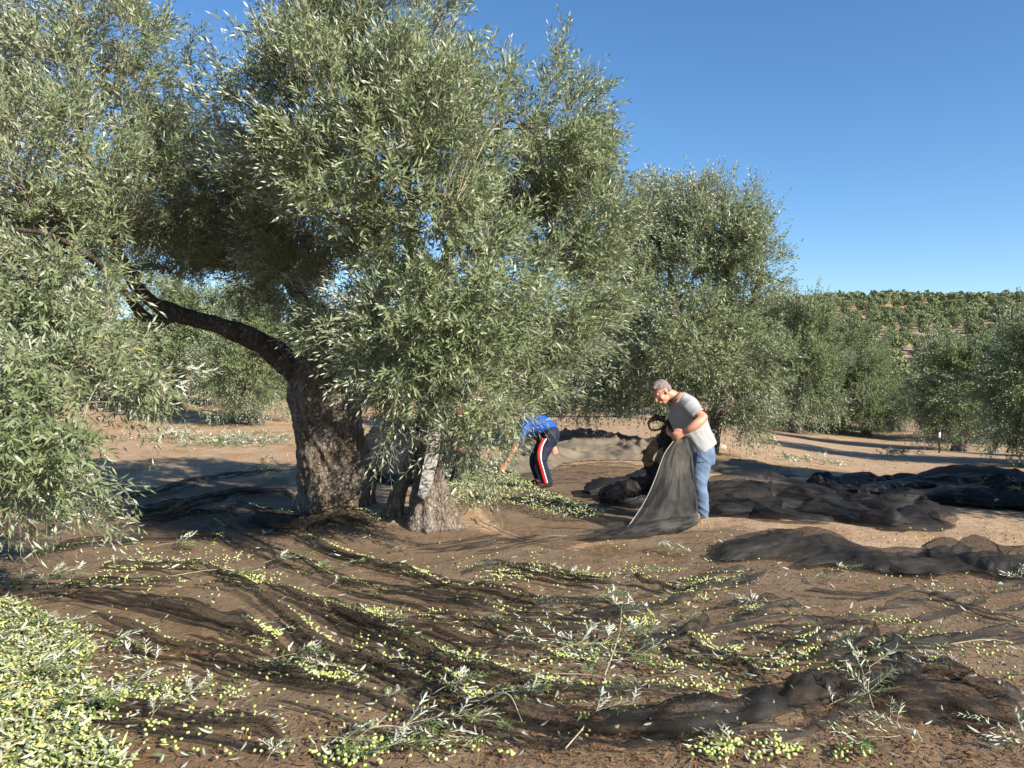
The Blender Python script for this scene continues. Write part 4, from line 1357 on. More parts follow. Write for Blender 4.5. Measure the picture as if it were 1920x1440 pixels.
# cords lying along net edges
def ground_cord(px, label, r=0.005):
    q = []
    for x, y in px:
        g = GF([x], [y])[0]
        q.append(np.array((g[0], g[1], float(nz(g[0], g[1])) + 0.012)))
    o = cord(q, r, name='cord')
    tag(o, label, 'cord')
ground_cord([(330, 935), (400, 950), (470, 955), (540, 962), (590, 974), (660, 980), (740, 988), (830, 994), (930, 996)], 'thin pale cord along the net edge in front of both trunks', 0.003)
ground_cord([(1000, 893), (1060, 896), (1120, 892)], 'thin white cord lying behind the feet of the worker in blue', 0.004)

# ------------------------------------------------------------------ loose olives
def olive_mesh_data(k=8, m=5):
    V = [(0, 0, -1.0)]
    for i in range(1, m):
        a = PI * i / m
        for j in range(k):
            V.append((math.sin(a) * math.cos(j * 2 * PI / k) * 0.80, math.sin(a) * math.sin(j * 2 * PI / k) * 0.80, -math.cos(a)))
    V.append((0, 0, 1.0))
    T, Q = [], []
    for j in range(k):
        T.append((0, 1 + (j + 1) % k, 1 + j))
        T.append((len(V) - 1, 1 + (m - 2) * k + j, 1 + (m - 2) * k + (j + 1) % k))
        for i in range(m - 2):
            Q.append((1 + i * k + j, 1 + i * k + (j + 1) % k, 1 + (i + 1) * k + (j + 1) % k, 1 + (i + 1) * k + j))
    return np.array(V) * 0.0094, np.array(T), np.array(Q)

OL = []   # x, y, z, region
def put_olives(x, y, z, region):
    for a, b, c in zip(np.atleast_1d(x), np.atleast_1d(y), np.atleast_1d(z)):
        OL.append((float(a), float(b), float(c), region))

def olive_cluster(px, py, rx, n, region):
    c = GF([px], [py])[0]
    s = c[1] / FPX
    k = rng.normal(size=(n, 2)) * np.array((rx * s * 0.6, rx * s * 0.42))
    x, y = c[0] + k[:, 0], c[1] + k[:, 1]
    put_olives(x, y, nz(x, y) + 0.008, region)

CLUST = [(500, 1202, 42, 46, 'net pocket where the widest fold ends'), (560, 1262, 70, 90, 'pile below the second fold left of centre'), (620, 1275, 40, 60, 'pile below the second fold left of centre'),
         (480, 1088, 45, 60, 'knot of olives and leaves in front of the trunk'), (230, 1075, 26, 28, 'small clump at the upper left of the net'), (280, 1050, 70, 40, 'row along the upper left fold'), (350, 1063, 60, 36, 'row along the upper left fold'),
         (190, 1100, 50, 34, 'row under the upper left fold'), (270, 1102, 55, 40, 'row under the upper left fold'), (430, 1050, 60, 26, 'row reaching the shade of the trunk'), (170, 1022, 60, 26, 'row at the foot of the drooping branches'),
         (870, 1246, 40, 40, 'clump in the middle of the net'), (905, 1262, 55, 40, 'clump in the middle of the net'), (850, 1290, 50, 46, 'string beside the leafy twig in the middle'), (880, 1320, 40, 36, 'string beside the leafy twig in the middle'),
         (950, 1340, 45, 34, 'handful behind the large fallen spray'), (720, 1165, 50, 50, 'row left of the middle of the net'), (700, 1155, 35, 30, 'row left of the middle of the net'), (820, 1160, 40, 26, 'row left of the middle of the net'),
         (940, 1072, 80, 80, 'long band below the held net'), (1000, 1080, 80, 80, 'long band below the held net'), (1090, 1092, 45, 50, 'clump under the pale leaves below the held net'), (960, 1090, 40, 36, 'long band below the held net'),
         (1210, 1085, 60, 46, 'scatter below the small dark tuft of leaves'), (1330, 1108, 45, 60, 'clump near the far edge of the net'), (1375, 1105, 30, 26, 'clump near the far edge of the net'), (1300, 1135, 30, 20, 'clump near the far edge of the net'),
         (1195, 1180, 30, 50, 'heap beside the biggest fallen spray'), (1050, 1245, 50, 50, 'heap beside the biggest fallen spray'), (1100, 1235, 70, 50, 'heap beside the biggest fallen spray'), (1190, 1225, 50, 30, 'heap beside the biggest fallen spray'),
         (1030, 1290, 26, 18, 'small clump below the biggest fallen spray'), (1240, 1270, 40, 34, 'loose string right of the middle'), (1160, 1312, 60, 34, 'loose string along the lower fold'), (1250, 1310, 50, 28, 'loose string along the lower fold'),
         (1315, 1225, 22, 30, 'small heap right of the middle'), (1375, 1240, 22, 28, 'small heap right of the middle'), (1415, 1162, 20, 24, 'small heap at the right under a dry twig'), (1480, 1270, 50, 60, 'heap on the right half of the net'), (1515, 1230, 25, 28, 'small clump on the right half of the net'),
         (1510, 1248, 25, 20, 'small clump on the right half of the net'), (1580, 1245, 36, 24, 'string beside the fold at the right'), (1660, 1180, 60, 34, 'diagonal string at the right'), (1420, 1200, 30, 14, 'small heap at the right under a dry twig'),
         (1330, 1312, 50, 34, 'arc of olives above the dark fold'), (1120, 1385, 60, 22, 'pair of clumps at the bottom centre'), (740, 1400, 50, 20, 'few olives under the bottom sprays'), (950, 1425, 24, 8, 'bunch at the bottom centre'), (900, 1408, 40, 14, 'few olives under the bottom sprays'),
         (660, 1425, 60, 70, 'heap at the bottom left of centre'), (1360, 1428, 70, 90, 'heap at the bottom right of centre'), (1470, 1425, 40, 46, 'heap at the bottom right of centre'), (1600, 1432, 40, 22, 'few olives below the white spray'), (1210, 1360, 70, 16, 'few olives at the dark lower fold'),
         (330, 1290, 60, 44, 'row right of the big heap'), (300, 1315, 50, 60, 'patch right of the big heap'), (210, 1320, 40, 60, 'patch at the edge of the big heap'), (440, 1310, 50, 20, 'few olives right of the big heap'), (410, 1365, 40, 12, 'few olives in the lower left'), (290, 1378, 40, 14, 'few olives in the lower left'),
         (130, 1195, 30, 20, 'few olives at the tip of the big heap'), (280, 1195, 20, 10, 'few olives between the two left folds'), (1560, 1080, 60, 12, 'scatter near the far edge at the right'), (1760, 1110, 60, 10, 'scatter near the far edge at the right'), (1860, 1245, 50, 16, 'scatter at the right edge of the net'), (1740, 1215, 40, 14, 'scatter at the right edge of the net')]
for a in CLUST: olive_cluster(*a)
# strings along the folds
for k, (l, h, w) in enumerate(RG[:29]):
    ln = np.linalg.norm(np.diff(l, axis=0), axis=1).sum()
    n = int(ln * 85)
    t = rng.uniform(0.03, 0.97, n)
    keep = fbm(t * ln * 1.5, k * 7.7, 0, 2, 66) > 0.45
    t = t[keep]
    i = np.clip((t * (len(l) - 1)).astype(int), 0, len(l) - 2)
    u = t * (len(l) - 1) - i
    p = l[i] * (1 - u[:, None]) + l[i + 1] * u[:, None]
    T = norm(l[i + 1] - l[i])
    nrm = np.stack([-T[:, 1], T[:, 0]], -1)
    nrm = nrm * np.sign(nrm[:, 1:2] + 1e-9)
    off = rng.normal(w * 1.6, w * 0.5, len(t))[:, None]
    q = p + nrm * off
    under = rng.uniform(size=len(t)) < 0.3
    q = np.where(under[:, None], p + nrm * rng.normal(0, w * 0.5, len(t))[:, None], q)
    z = np.where(under, hg(q[:, 0], q[:, 1]) + 0.022, nz(q[:, 0], q[:, 1]) + 0.008)
    put_olives(q[:, 0], q[:, 1], z, 'string of olives caught along a fold of the net')
# singles
n = 900
pts = GF(rng.uniform(-50, 1960, n * 3), 1000 + 440 * rng.uniform(0, 1, n * 3) ** 0.8)
keep = fbm(pts[:, 0] * 0.9, pts[:, 1] * 0.9, 0, 2, 71) > 0.5
pts = pts[keep][:n]
put_olives(pts[:, 0], pts[:, 1], nz(pts[:, 0], pts[:, 1]) + 0.008, 'single olive lying apart on the wrinkled net')

HEAP = GF([-420, 0, 50, 100, 150, 176, 172, 196, 215, 190, 170, 225, 260, -420], [1120, 1136, 1146, 1172, 1200, 1225, 1275, 1300, 1330, 1365, 1390, 1430, 1480, 1700])
def heap_h(x, y):
    ins = inside(x, y, HEAP)
    d = np.where(ins, dist_poly(x, y, HEAP), 0)
    return 0.075 * sm(0, 0.9, d) * (0.55 + 0.9 * fbm(x * 2.5, y * 2.5, 0, 2, 15)) + 0.012 * ins
def fill_poly(poly, n, edge=0.0):
    x0, y0 = poly.min(0); x1, y1 = poly.max(0)
    out = []
    tot = 0
    while tot < n:
        q = rng.uniform((x0, y0), (x1, y1), (n * 3, 2))
        q = q[inside(q[:, 0], q[:, 1], poly)]
        out.append(q); tot += len(q)
    return np.concatenate(out)[:n]
HEAP2 = GF([120, 190, 260, 300, 290, 260, 300, 330, 300, 200, 150], [1160, 1190, 1215, 1250, 1300, 1330, 1370, 1400, 1440, 1440, 1300])
hp2 = fill_poly(HEAP2, 150)
hp2 = hp2[fbm(hp2[:, 0] * 3, hp2[:, 1] * 3, 0, 2, 88) > 0.5]
put_olives(hp2[:, 0], hp2[:, 1], nz(hp2[:, 0], hp2[:, 1]) + 0.008, 'loose rim of the big heap at the lower left')
hp = fill_poly(HEAP, 9000)
ppx, ppy, _ = project(np.stack([hp[:, 0], hp[:, 1], np.zeros(len(hp))], -1))
den = 0.35 + 1.1 * sm(0.38, 0.6, fbm(hp[:, 0] * 2.2, hp[:, 1] * 2.2, 0, 2, 81)) + 0.5 * sm(1250, 1330, ppy)
hp = hp[(rng.uniform(size=len(hp)) < den) & (hp[:, 1] > 2.7)]
put_olives(hp[:, 0], hp[:, 1], hg(hp[:, 0], hp[:, 1]) + 0.03 + heap_h(hp[:, 0], hp[:, 1]) + rng.uniform(0, 0.018, len(hp)), 'big heap of olives and leaves at the lower left')
# soft floor of the heap (leaf mould under the fruit)
nx = 140
gx, gy = np.meshgrid(np.linspace(HEAP[:, 0].min(), HEAP[:, 0].max(), nx), np.linspace(max(HEAP[:, 1].min(), 2.2), HEAP[:, 1].max(), nx), indexing='ij')
ins = inside(gx, gy, HEAP)
keep = ins[:-1, :-1] & ins[1:, 1:] & ins[1:, :-1] & ins[:-1, 1:]
i, j = np.nonzero(keep)
V = np.stack([gx, gy, hg(gx, gy) + 0.018 + heap_h(gx, gy)], -1).reshape(-1, 3)
o = link('leaf_heap', mesh_np('leaf_heap', V, np.stack([i * nx + j, (i + 1) * nx + j, (i + 1) * nx + j + 1, i * nx + j + 1], -1)), plain('heap_litter', (0.16, 0.15, 0.07), 0.9, 0.1, 0.5, 30, 0.8, 60, 0.01))
tag(o, 'bed of litter under the big heap of olives at the lower left', 'litter', kind='stuff')

OLX = np.array([o[:3] for o in OL])
px, py, f = project(OLX)
vis = (px > 5) & (px < 1915) & (py > 0) & (py < 1436)
nearest = np.argsort(np.where(vis, f, 1e9))
# the heap's own olives are piled, so take at most 110 of them and 190 of the free-lying ones
isheap = np.array([o[3].startswith('big heap') for o in OL])
sel = [int(i) for i in nearest if vis[i] and isheap[i]][:100] + [int(i) for i in nearest if vis[i] and not isheap[i]][:198]
selset = set(sel)
ov, ot, oq = olive_mesh_data(10, 7)
ome = mesh_np('olive', ov, [ot, oq])
ome.materials.append(M['olive_one'])
for i in sel:
    o = bpy.data.objects.new('olive', ome)
    s = random.uniform(0.86, 1.14)
    o.location = OLX[i]
    o.scale = (s, s, s * random.uniform(0.9, 1.08))
    o.rotation_euler = (random.uniform(1.0, 2.1), random.uniform(-0.5, 0.5), random.uniform(0, 6.28))
    COL.objects.link(o)
    reg = OL[i][3]
    if reg.startswith('single'): lab = 'loose green olive lying apart on the wrinkled foreground net'
    elif reg.startswith('string of'): lab = 'green olive in a string caught along a foreground fold'
    else: lab = 'green olive in the ' + reg
    tag(o, lab, 'olive', ('green olives: ' + reg)[:60])
rest = np.array([i for i in range(len(OL)) if i not in selset])
rest = rest[(OLX[rest, 1] > 2.2)]
ov, ot, oq = olive_mesh_data(5, 4)
k = len(rest)
def rand_rot(k, flat=True):
    a = rng.uniform(1.0, 2.1, k) if flat else rng.uniform(0, PI, k)
    c = rng.uniform(0, 2 * PI, k)
    d = np.stack([np.sin(a) * np.cos(c), np.sin(a) * np.sin(c), np.cos(a)], -1)
    e = perp(d); g = np.cross(d, e)
    return np.stack([e, g, d], -1)
Rm = rand_rot(k)
s = rng.uniform(0.85, 1.12, k)
V = np.einsum('kij,vj->kvi', Rm, ov) * s[:, None, None] + OLX[rest][:, None]
b = Buf()
off = np.arange(k)[:, None, None] * len(ov)
b.add(V.reshape(-1, 3), [(off + ot[None]).reshape(-1, 3), (off + oq[None]).reshape(-1, 4)], np.repeat(rng.uniform(0, 1, k), len(ov)))
o = link('olives', b.mesh('olives'), M['olive'])
tag(o, 'thousands more green olives strewn and heaped over the net', 'olives', kind='stuff')
print('olives', len(sel), k)

# ------------------------------------------------------------------ loose leaves and litter
def flat_leaves(name, x, y, z, L, Wd, mat, tilt=0.3, detail=False, label='', cat='leaves', spread_z=0.0):
    n = len(x)
    c = rng.uniform(0, 2 * PI, n)
    D = norm(np.stack([np.cos(c), np.sin(c), rng.normal(0, tilt, n)], -1))
    N = np.array((0, 0, 1.0)) + rng.normal(0, tilt * 1.2, (n, 3))
    N = norm(N - D * (N * D).sum(-1, keepdims=True))
    N = N * np.where(rng.uniform(size=n) < 0.5, 1, -1)[:, None]
    P = np.stack([x, y, z + rng.uniform(0, 1, n) * spread_z], -1)
    b = Buf()
    sz = rng.uniform(0.6, 1.2, n)
    add_leaves(b, P, D, N, L * sz, Wd * sz, rng.uniform(0, 1, n), detail, curl=0.06)
    o = link(name, b.mesh(name), mat)
    tag(o, label, cat, kind='stuff')
    return o

oc = OLX[(~isheap)]
q = oc[rng.integers(0, len(oc), 2600)] + rng.normal(0, 0.07, (2600, 3)) * np.array((1.6, 1, 0))
q2 = np.concatenate([GF(rng.uniform(-50, 1960, 700), rng.uniform(1000, 1440, 700)), fill_poly(HEAP2, 130)])
x = np.concatenate([q[:, 0], q2[:, 0]]); y = np.concatenate([q[:, 1], q2[:, 1]])
flat_leaves('fallen_leaves', x, y, nz(x, y) + 0.012, 0.058, 0.0125, M['leaf_cut'], 0.28, True, 'loose silvery olive leaves scattered over the net')
hq = fill_poly(HEAP, 9000)
hq = hq[hq[:, 1] > 2.6]
flat_leaves('heap_leaves', hq[:, 0], hq[:, 1], hg(hq[:, 0], hq[:, 1]) + 0.03 + heap_h(hq[:, 0], hq[:, 1]), 0.06, 0.0125, M['leaf_heap'], 0.45, True, 'leaves mixed into the big heap of olives at the lower left', spread_z=0.035)
MID = GF([815, 840, 880, 930, 955, 985, 1010, 1060, 1100, 1135, 1130, 1080, 1020, 980, 940, 880, 840], [945, 905, 885, 880, 888, 910, 932, 950, 962, 974, 984, 984, 978, 968, 962, 978, 985])
def mid_h(x, y):
    d = np.where(inside(x, y, MID), dist_poly(x, y, MID), 0)
    return 0.12 * sm(0, 0.4, d)
mq = fill_poly(MID, 5200)
flat_leaves('fresh_cuttings', mq[:, 0], mq[:, 1], hg(mq[:, 0], mq[:, 1]) + 0.05 + mid_h(mq[:, 0], mq[:, 1]), 0.062, 0.014, M['leaf_heap'], 0.5, False, 'bright heap of fresh leaves and olives behind the split trunk', spread_z=0.06)
mo = fill_poly(MID, 1100)
k = len(mo)
ov, ot, oq = olive_mesh_data(6, 4)
V = np.einsum('kij,vj->kvi', rand_rot(k), ov) * 1.05 + np.stack([mo[:, 0], mo[:, 1], hg(mo[:, 0], mo[:, 1]) + 0.07 + mid_h(mo[:, 0], mo[:, 1]) + rng.uniform(0, .04, k)], -1)[:, None]
b = Buf(); off = np.arange(k)[:, None, None] * len(ov)
b.add(V.reshape(-1, 3), [(off + ot[None]).reshape(-1, 3), (off + oq[None]).reshape(-1, 4)], np.repeat(rng.uniform(0, 1, k), len(ov)))
tag(link('heaped_olives', b.mesh('heaped_olives'), M['olive']), 'green olives in the bright heap behind the split trunk', 'olives', kind='stuff')
# dry litter on the bare earth
pl = np.concatenate([GF(rng.uniform(1000, 1960, 3200), rng.uniform(1270, 1470, 3200)), GF(rng.uniform(-50, 1000, 1500), rng.uniform(1340, 1470, 1500)), GF(rng.uniform(1040, 1260, 2600), rng.normal(885, 12, 2600)), GF(rng.uniform(1330, 1560, 1400), rng.normal(868, 14, 1400)), GF(rng.uniform(200, 600, 900), rng.uniform(800, 960, 900)), GF(rng.uniform(1300, 1950, 1200), rng.uniform(960, 1100, 1200))])
flat_leaves('dry_litter', pl[:, 0], pl[:, 1], hg(pl[:, 0], pl[:, 1]) + 0.006, 0.05, 0.009, M['straw'], 0.25, False, 'dry brown leaves and straw on the bare earth', 'litter')

cl = np.concatenate([GF(rng.uniform(1300, 1990, 1000), rng.uniform(815, 1110, 1000)), GF(rng.uniform(180, 1300, 800), rng.uniform(800, 900, 800))])
cl = cl[fbm(cl[:, 0] * .8, cl[:, 1] * .8, 0, 2, 97) > 0.45]
k = len(cl)
ov, ot, oq = olive_mesh_data(5, 4)
sz = rng.uniform(0.6, 1, k) ** 3 * 2.6 * (cl[:, 1] / 10)
V = np.einsum('kij,vj->kvi', rand_rot(k), ov * rng.uniform(0.7, 1.3, (len(ov), 1))) * sz[:, None, None] + np.stack([cl[:, 0], cl[:, 1], hg(cl[:, 0], cl[:, 1]) + 0.003], -1)[:, None]
b = Buf(); off = np.arange(k)[:, None, None] * len(ov)
b.add(V.reshape(-1, 3), [(off + ot[None]).reshape(-1, 3), (off + oq[None]).reshape(-1, 4)])
tag(link('clods', b.mesh('clods', smooth=False), M['soil']), 'small clods and pebbles on the bare earth', 'clods', kind='stuff')

# ------------------------------------------------------------------ cut sprigs lying on the net
class Cap:
    def __init__(self): self.items = []
_al = add_leaves
def add_leaves(buf, P, D, N, L, Wd, rnd, detail=False, curl=0.0):
    if isinstance(buf, Cap):
        n = len(P)
        L = np.broadcast_to(L, (n,)); Wd = np.broadcast_to(Wd, (n,))
        for i in range(n): buf.items.append((P[i], D[i], N[i], L[i], Wd[i]))
        return
    _al(buf, P, D, N, L, Wd, rnd, detail, curl)

def sprig_parts(buf, tb, shoots, bushy, flat=0.35):
    main = spline([(0, 0, 0.01), (0.12, 0.02, 0.035), (0.26, -0.01, 0.05), (0.40, 0.02, 0.03)], 8)
    V, F = tube(main, np.linspace(0.0034, 0.0013, 8), 5)
    tb.add(V, F)
    bs, ds, ln = [main[2]], [(1, 0.05, 0.08)], [0.30]
    for q in range(shoots):
        p = main[rng.integers(1, 7)]
        sg = 1 if q % 2 else -1
        bs.append(p); ds.append((0.75, sg * rng.uniform(0.5, 1.1), rng.uniform(0.0, flat * 2.2))); ln.append(rng.uniform(0.16, 0.28))
    add_sprigs(buf, tb, np.array(bs), np.array(ds, float), np.array(ln), bushy, 0.062, 0.0135, droop=0.12, detail=True, stem=0.0015)

sm_leaf = Buf()
_al(sm_leaf, np.zeros((1, 3)), np.array([[1.0, 0, 0]]), np.array([[0, 0, 1.0]]), np.array([1.0]), np.array([0.21]), np.array([0.5]), True, 0.05)
leaf_me = sm_leaf.mesh('leaf')
leaf_me.materials.append(M['leaf_one'])
proto_tw, proto_fo, proto_items = [], [], []
for s in range(6):
    rng = np.random.default_rng(500 + s)
    cap, tb, st = Cap(), Buf(), Buf()
    sprig_parts(cap, tb, 4 + s % 3, 8)
    rng = np.random.default_rng(500 + s)
    lb, tb2 = Buf(), Buf()
    sprig_parts(lb, tb2, 4 + s % 3, 8)
    t_me = tb.mesh('twig'); t_me.materials.append(M['twig'])
    f_me = lb.mesh('sprig_leaves'); f_me.materials.append(M['leaf_cut'])
    proto_tw.append(t_me); proto_fo.append(f_me); proto_items.append(cap.items)
rng = np.random.default_rng(77)

SPRIGS = [  # picture x, y, scale, heading (deg), tilt, label
    (330, 1030, 1.15, 20, 0.25, 'silvery olive spray standing up at the top left of the net'), (243, 995, .6, 80, 0.6, 'small upright pale sprig in front of the left shade'), (505, 1008, .5, 60, 0.5, 'small pale sprig in the shade of the big trunk'),
    (535, 1070, 1.1, 30, 0.35, 'bushy grey green spray in front of the trunk shade'), (610, 1078, .9, -10, 0.15, 'low green spray right of the bushy one before the trunk'), (455, 1085, .7, -20, 0.15, 'green sprig tangled with olives left of the trunk shade'),
    (630, 1110, .55, 60, 0.5, 'little white sprig on the net below the trunk'), (665, 1066, .45, 10, 0.3, 'tiny pale sprig at the left end of the earth patch'), (745, 1040, .4, 0, 0.2, 'tiny sprig alone in the middle of the earth patch'),
    (1240, 1040, .85, -15, 0.3, 'dark green tuft of leaves below the held net'), (1275, 1045, .7, 150, 0.3, 'dark green tuft right beside the one below the held net'), (1085, 1090, .7, 20, 0.2, 'pale spray lying on the long band of olives'),
    (1215, 1085, .6, -30, 0.25, 'thin pale sprig right of the long olive band'), (1130, 1150, .8, 20, 0.25, 'pale spray above the biggest fallen spray'), (1180, 1165, .8, 60, 0.3, 'spray leaning over the heap beside the long stalk'),
    (1110, 1235, 1.25, 10, 0.25, 'biggest fallen spray, silvery, in the middle right of the net'), (1040, 1225, 1.0, 170, 0.15, 'flat dark spray left of the biggest fallen spray'), (1170, 1215, 1.1, 40, 0.3, 'fan of white leaves at the right of the biggest spray'),
    (1190, 1255, .9, -20, 0.15, 'pale spray at the lower right of the biggest one'), (1130, 1262, .9, 200, 0.12, 'long flat spray under the biggest one'), (1400, 1150, .6, 120, 0.35, 'sprig over the small heap at the right'),
    (1580, 1085, .6, 10, 0.3, 'white sprig close to the bunched edge of the net'), (1550, 1105, .6, -20, 0.3, 'green sprig close to the bunched edge of the net'), (1900, 1096, .9, 100, 0.5, 'dark green tuft at the right edge below the net folds'),
    (1870, 1125, .5, 0, 0.15, 'white dry sprig near the right edge'), (1280, 1185, .6, -30, 0.3, 'sprig in the fold right of the long stalk'), (1580, 1232, .5, 60, 0.35, 'little grey sprig on the right half of the net'),
    (1770, 1198, .35, 30, 0.3, 'tiny sprig alone at the far right of the net'), (1750, 1280, .5, 60, 0.35, 'small sprig above the wide dark fold at the right'), (1780, 1285, .5, 140, 0.3, 'green sprig at the top of the wide dark fold'),
    (860, 1325, .85, 40, 0.3, 'green spray above the white fallen spray'), (960, 1345, .9, 10, 0.2, 'spray with olives right of the white fallen spray'), (820, 1375, 1.0, 15, 0.25, 'white leaved spray at the bottom left of centre'),
    (900, 1385, .9, -15, 0.2, 'arching spray right beside the white leaved one'), (860, 1408, .9, 190, 0.12, 'dark green spray under the white leaved one'), (740, 1325, .4, 60, 0.5, 'small dark green sprig alone left of centre'),
    (650, 1410, .9, -10, 0.2, 'spray with a bare stalk at the bottom left of centre'), (720, 1428, .8, 30, 0.2, 'green spray hanging over the bottom heap'), (1160, 1365, .8, 20, 0.25, 'dark spray lying on the lower fold'),
    (1340, 1420, .8, 150, 0.3, 'spray at the bottom below the dark fold'), (1600, 1365, .8, 20, 0.35, 'spray with an arched stalk in front of the dark fold'), (1625, 1350, .9, 75, 0.75, 'upright white leaved spray at the lower right'),
    (1680, 1395, .8, 110, 0.55, 'second white leaved spray reaching down at the lower right'), (1640, 1420, .8, 200, 0.2, 'dull green spray under the white ones at the lower right'), (1890, 1410, .9, 110, 0.5, 'long leaved spray in the lower right corner'),
    (230, 1222, .8, 5, 0.15, 'pale spray lying right of the big heap'), (265, 1245, .8, 160, 0.15, 'silvery spray beneath the pale one beside the heap'), (310, 1362, .5, 70, 0.6, 'white star shaped sprig in the lower left'),
    (560, 1250, .9, 20, 0.3, 'green spray over the pile below the second fold'), (600, 1262, .7, 150, 0.3, 'dark sprig on the pile below the second fold'), (380, 1305, .6, 70, 0.4, 'pale sprig on the patch right of the heap'),
    (270, 1300, .8, 10, 0.2, 'dark green spray at the right rim of the big heap'), (60, 1100, 1.0, 10, 0.25, 'spray in the left shade above the big heap'), (120, 1085, .9, 40, 0.25, 'spray with olives at the left above the widest fold'),
    (60, 1290, 1.0, 30, 0.3, 'dark spray across the shaded part of the big heap'), (150, 1350, 1.0, 10, 0.25, 'spray across the lower part of the big heap'), (90, 1190, .9, 0, 0.2, 'dry spray on the upper part of the big heap'), (520, 1425, .5, 80, 0.5, 'tiny dark sprig at the bottom left'),
]
for k, (px, py, s, hd, tl, lab) in enumerate(SPRIGS):
    g = GF([px], [py])[0]
    z = float(nz(g[0], g[1])) + 0.012 + float(heap_h(np.array([g[0]]), np.array([g[1]]))[0])
    v = k % 6
    rz = R(hd)
    loc = (g[0] - 0.18 * s * math.cos(rz), g[1] - 0.18 * s * math.sin(rz), z)
    root = thing('olive_sprig', loc, lab, 'sprig', 'cut olive sprays on the net')
    root.rotation_euler = (R(rng.uniform(-15, 15)), -tl * (0.8 if tl > 0.55 else 0.12), rz)
    s *= 0.8
    root.scale = (s, s, s * (0.8 if tl > 0.55 else 0.6))
    t = link('twig', proto_tw[v], None, None); t.parent = root
    if py > 1225:
        for (P, D, N, L, Wd) in proto_items[v]:
            B = np.cross(N, D)
            l = bpy.data.objects.new('leaf', leaf_me)
            COL.objects.link(l)
            l.parent = root
            l.matrix_local = Matrix(((D[0] * L, B[0] * L, N[0] * L, P[0]), (D[1] * L, B[1] * L, N[1] * L, P[1]), (D[2] * L, B[2] * L, N[2] * L, P[2]), (0, 0, 0, 1)))
    else:
        l = link('foliage', proto_fo[v], None, None); l.parent = root
        l['kind'] = 'stuff'
# long bare stalks
def stalk(a, b_, lift, label, bend=0.03):
    p, q = GF([a[0], b_[0]], [a[1], b_[1]])
    za, zb = float(nz(p[0], p[1])) + 0.02, float(nz(q[0], q[1])) + 0.02
    m = (p + q) / 2
    path = spline([(p[0], p[1], za), (m[0] + bend, m[1], (za + zb) / 2 + lift), (q[0], q[1], zb)], 14)
    V, F = tube(path, np.linspace(0.004, 0.0018, 14), 6)
    tag(link('twig', mesh_np('twig', V, F), M['twig']), label, 'twig')
stalk((1134, 1288), (1165, 1172), 0.02, 'long bare pale stalk standing across the biggest spray')
stalk((1030, 1284), (1150, 1300), 0.01, 'thin straight twig below the biggest spray')
stalk((640, 1400), (775, 1386), 0.03, 'bare stalk reaching right at the bottom left of centre')
stalk((900, 1350), (980, 1378), 0.09, 'arched bare stalk above the white leaved spray')
stalk((1780, 1240), (1890, 1235), 0.02, 'curved bare twig with single olives at the far right')
stalk((1280, 1258), (1360, 1268), 0.01, 'thin grey twig pointing at the small heap on the right')
stalk((320, 1090), (440, 1080), 0.02, 'thin dry twig across the upper left olives')
stalk((1060, 1430), (1095, 1395), 0.03, 'short curved twig at the bottom centre')

# cut branches lying behind
def brush(name, label, cx, cy, wpx, n, h):
    g = G(cx, cy)
    s = g[1] / FPX
    lb, tb = Buf(), Buf()
    base = np.stack([g[0] + rng.normal(0, wpx * s * 0.28, n), g[1] + rng.normal(0, 0.35, n), np.zeros(n)], -1)
    base[:, 2] = hg(base[:, 0], base[:, 1]) + rng.uniform(0.02, h, n)
    d = rng.normal(size=(n, 3)) * np.array((1, 1, 0.35)) + np.array((0, 0, 0.2))
    add_sprigs(lb, tb, base, d, rng.uniform(0.2, 0.35, n), 6, 0.065, 0.016, droop=0.2)
    root = thing(name, g, label, 'branches')
    link('twigs', tb.mesh('twigs'), M['twig'], root)['kind'] = 'stuff'
    link('foliage', lb.mesh('foliage'), M['leaf_cut'], root)['kind'] = 'stuff'
brush('cut_branches', 'low heap of cut branches on the ground left of the big trunk', 450, 832, 190, 260, 0.16)
brush('cut_branches', 'thin litter of cut branches at the left under the drooping sprays', 330, 822, 110, 90, 0.12)
brush('cut_branches', 'little pile of green cuttings on the open ground at the right', 1683, 856, 60, 46, 0.22)
brush('cut_branches', 'flat strewn cuttings right of the dusty net strip', 1525, 866, 100, 50, 0.08)
brush('cut_branches', 'cut twigs at the far side of the leaf heap by the workers', 1010, 868, 60, 26, 0.12)
brush('cut_branches', 'twigs with leaves at the hands of the worker in blue', 890, 905, 130, 160, 0.20)
brush('cut_branches', 'sprigs in the shade left of the big trunk base', 500, 885, 160, 16, 0.03)

# irrigation pipes
def pipe(px, y0, y1, label, seed):
    g = G(px, y1)
    s = g[1] / FPX
    h = (y1 - y0) * s
    V, F = tube([(g[0], g[1], g[2] - 0.1), (g[0] + 0.005, g[1], g[2] + h * .5), (g[0] + 0.01, g[1], g[2] + h)], 0.028, 8)
    root = thing('irrigation_pipe', g, label, 'pipe', 'irrigation pipes by the right trees')
    link('pipe', mesh_np('pipe', V, F), M['pvc'], root)
    V, F = tube([(g[0], g[1], g[2] + h * .55), (g[0] + 0.005, g[1], g[2] + h * .75)], 0.034, 8)
    link('band', mesh_np('band', V, F), M['white'], root)
pipe(1761, 798, 849, 'thin dark standing pipe in front of the rounded dark tree', 1)
pipe(1791, 805, 840, 'shorter pipe right behind the first thin dark one', 2)

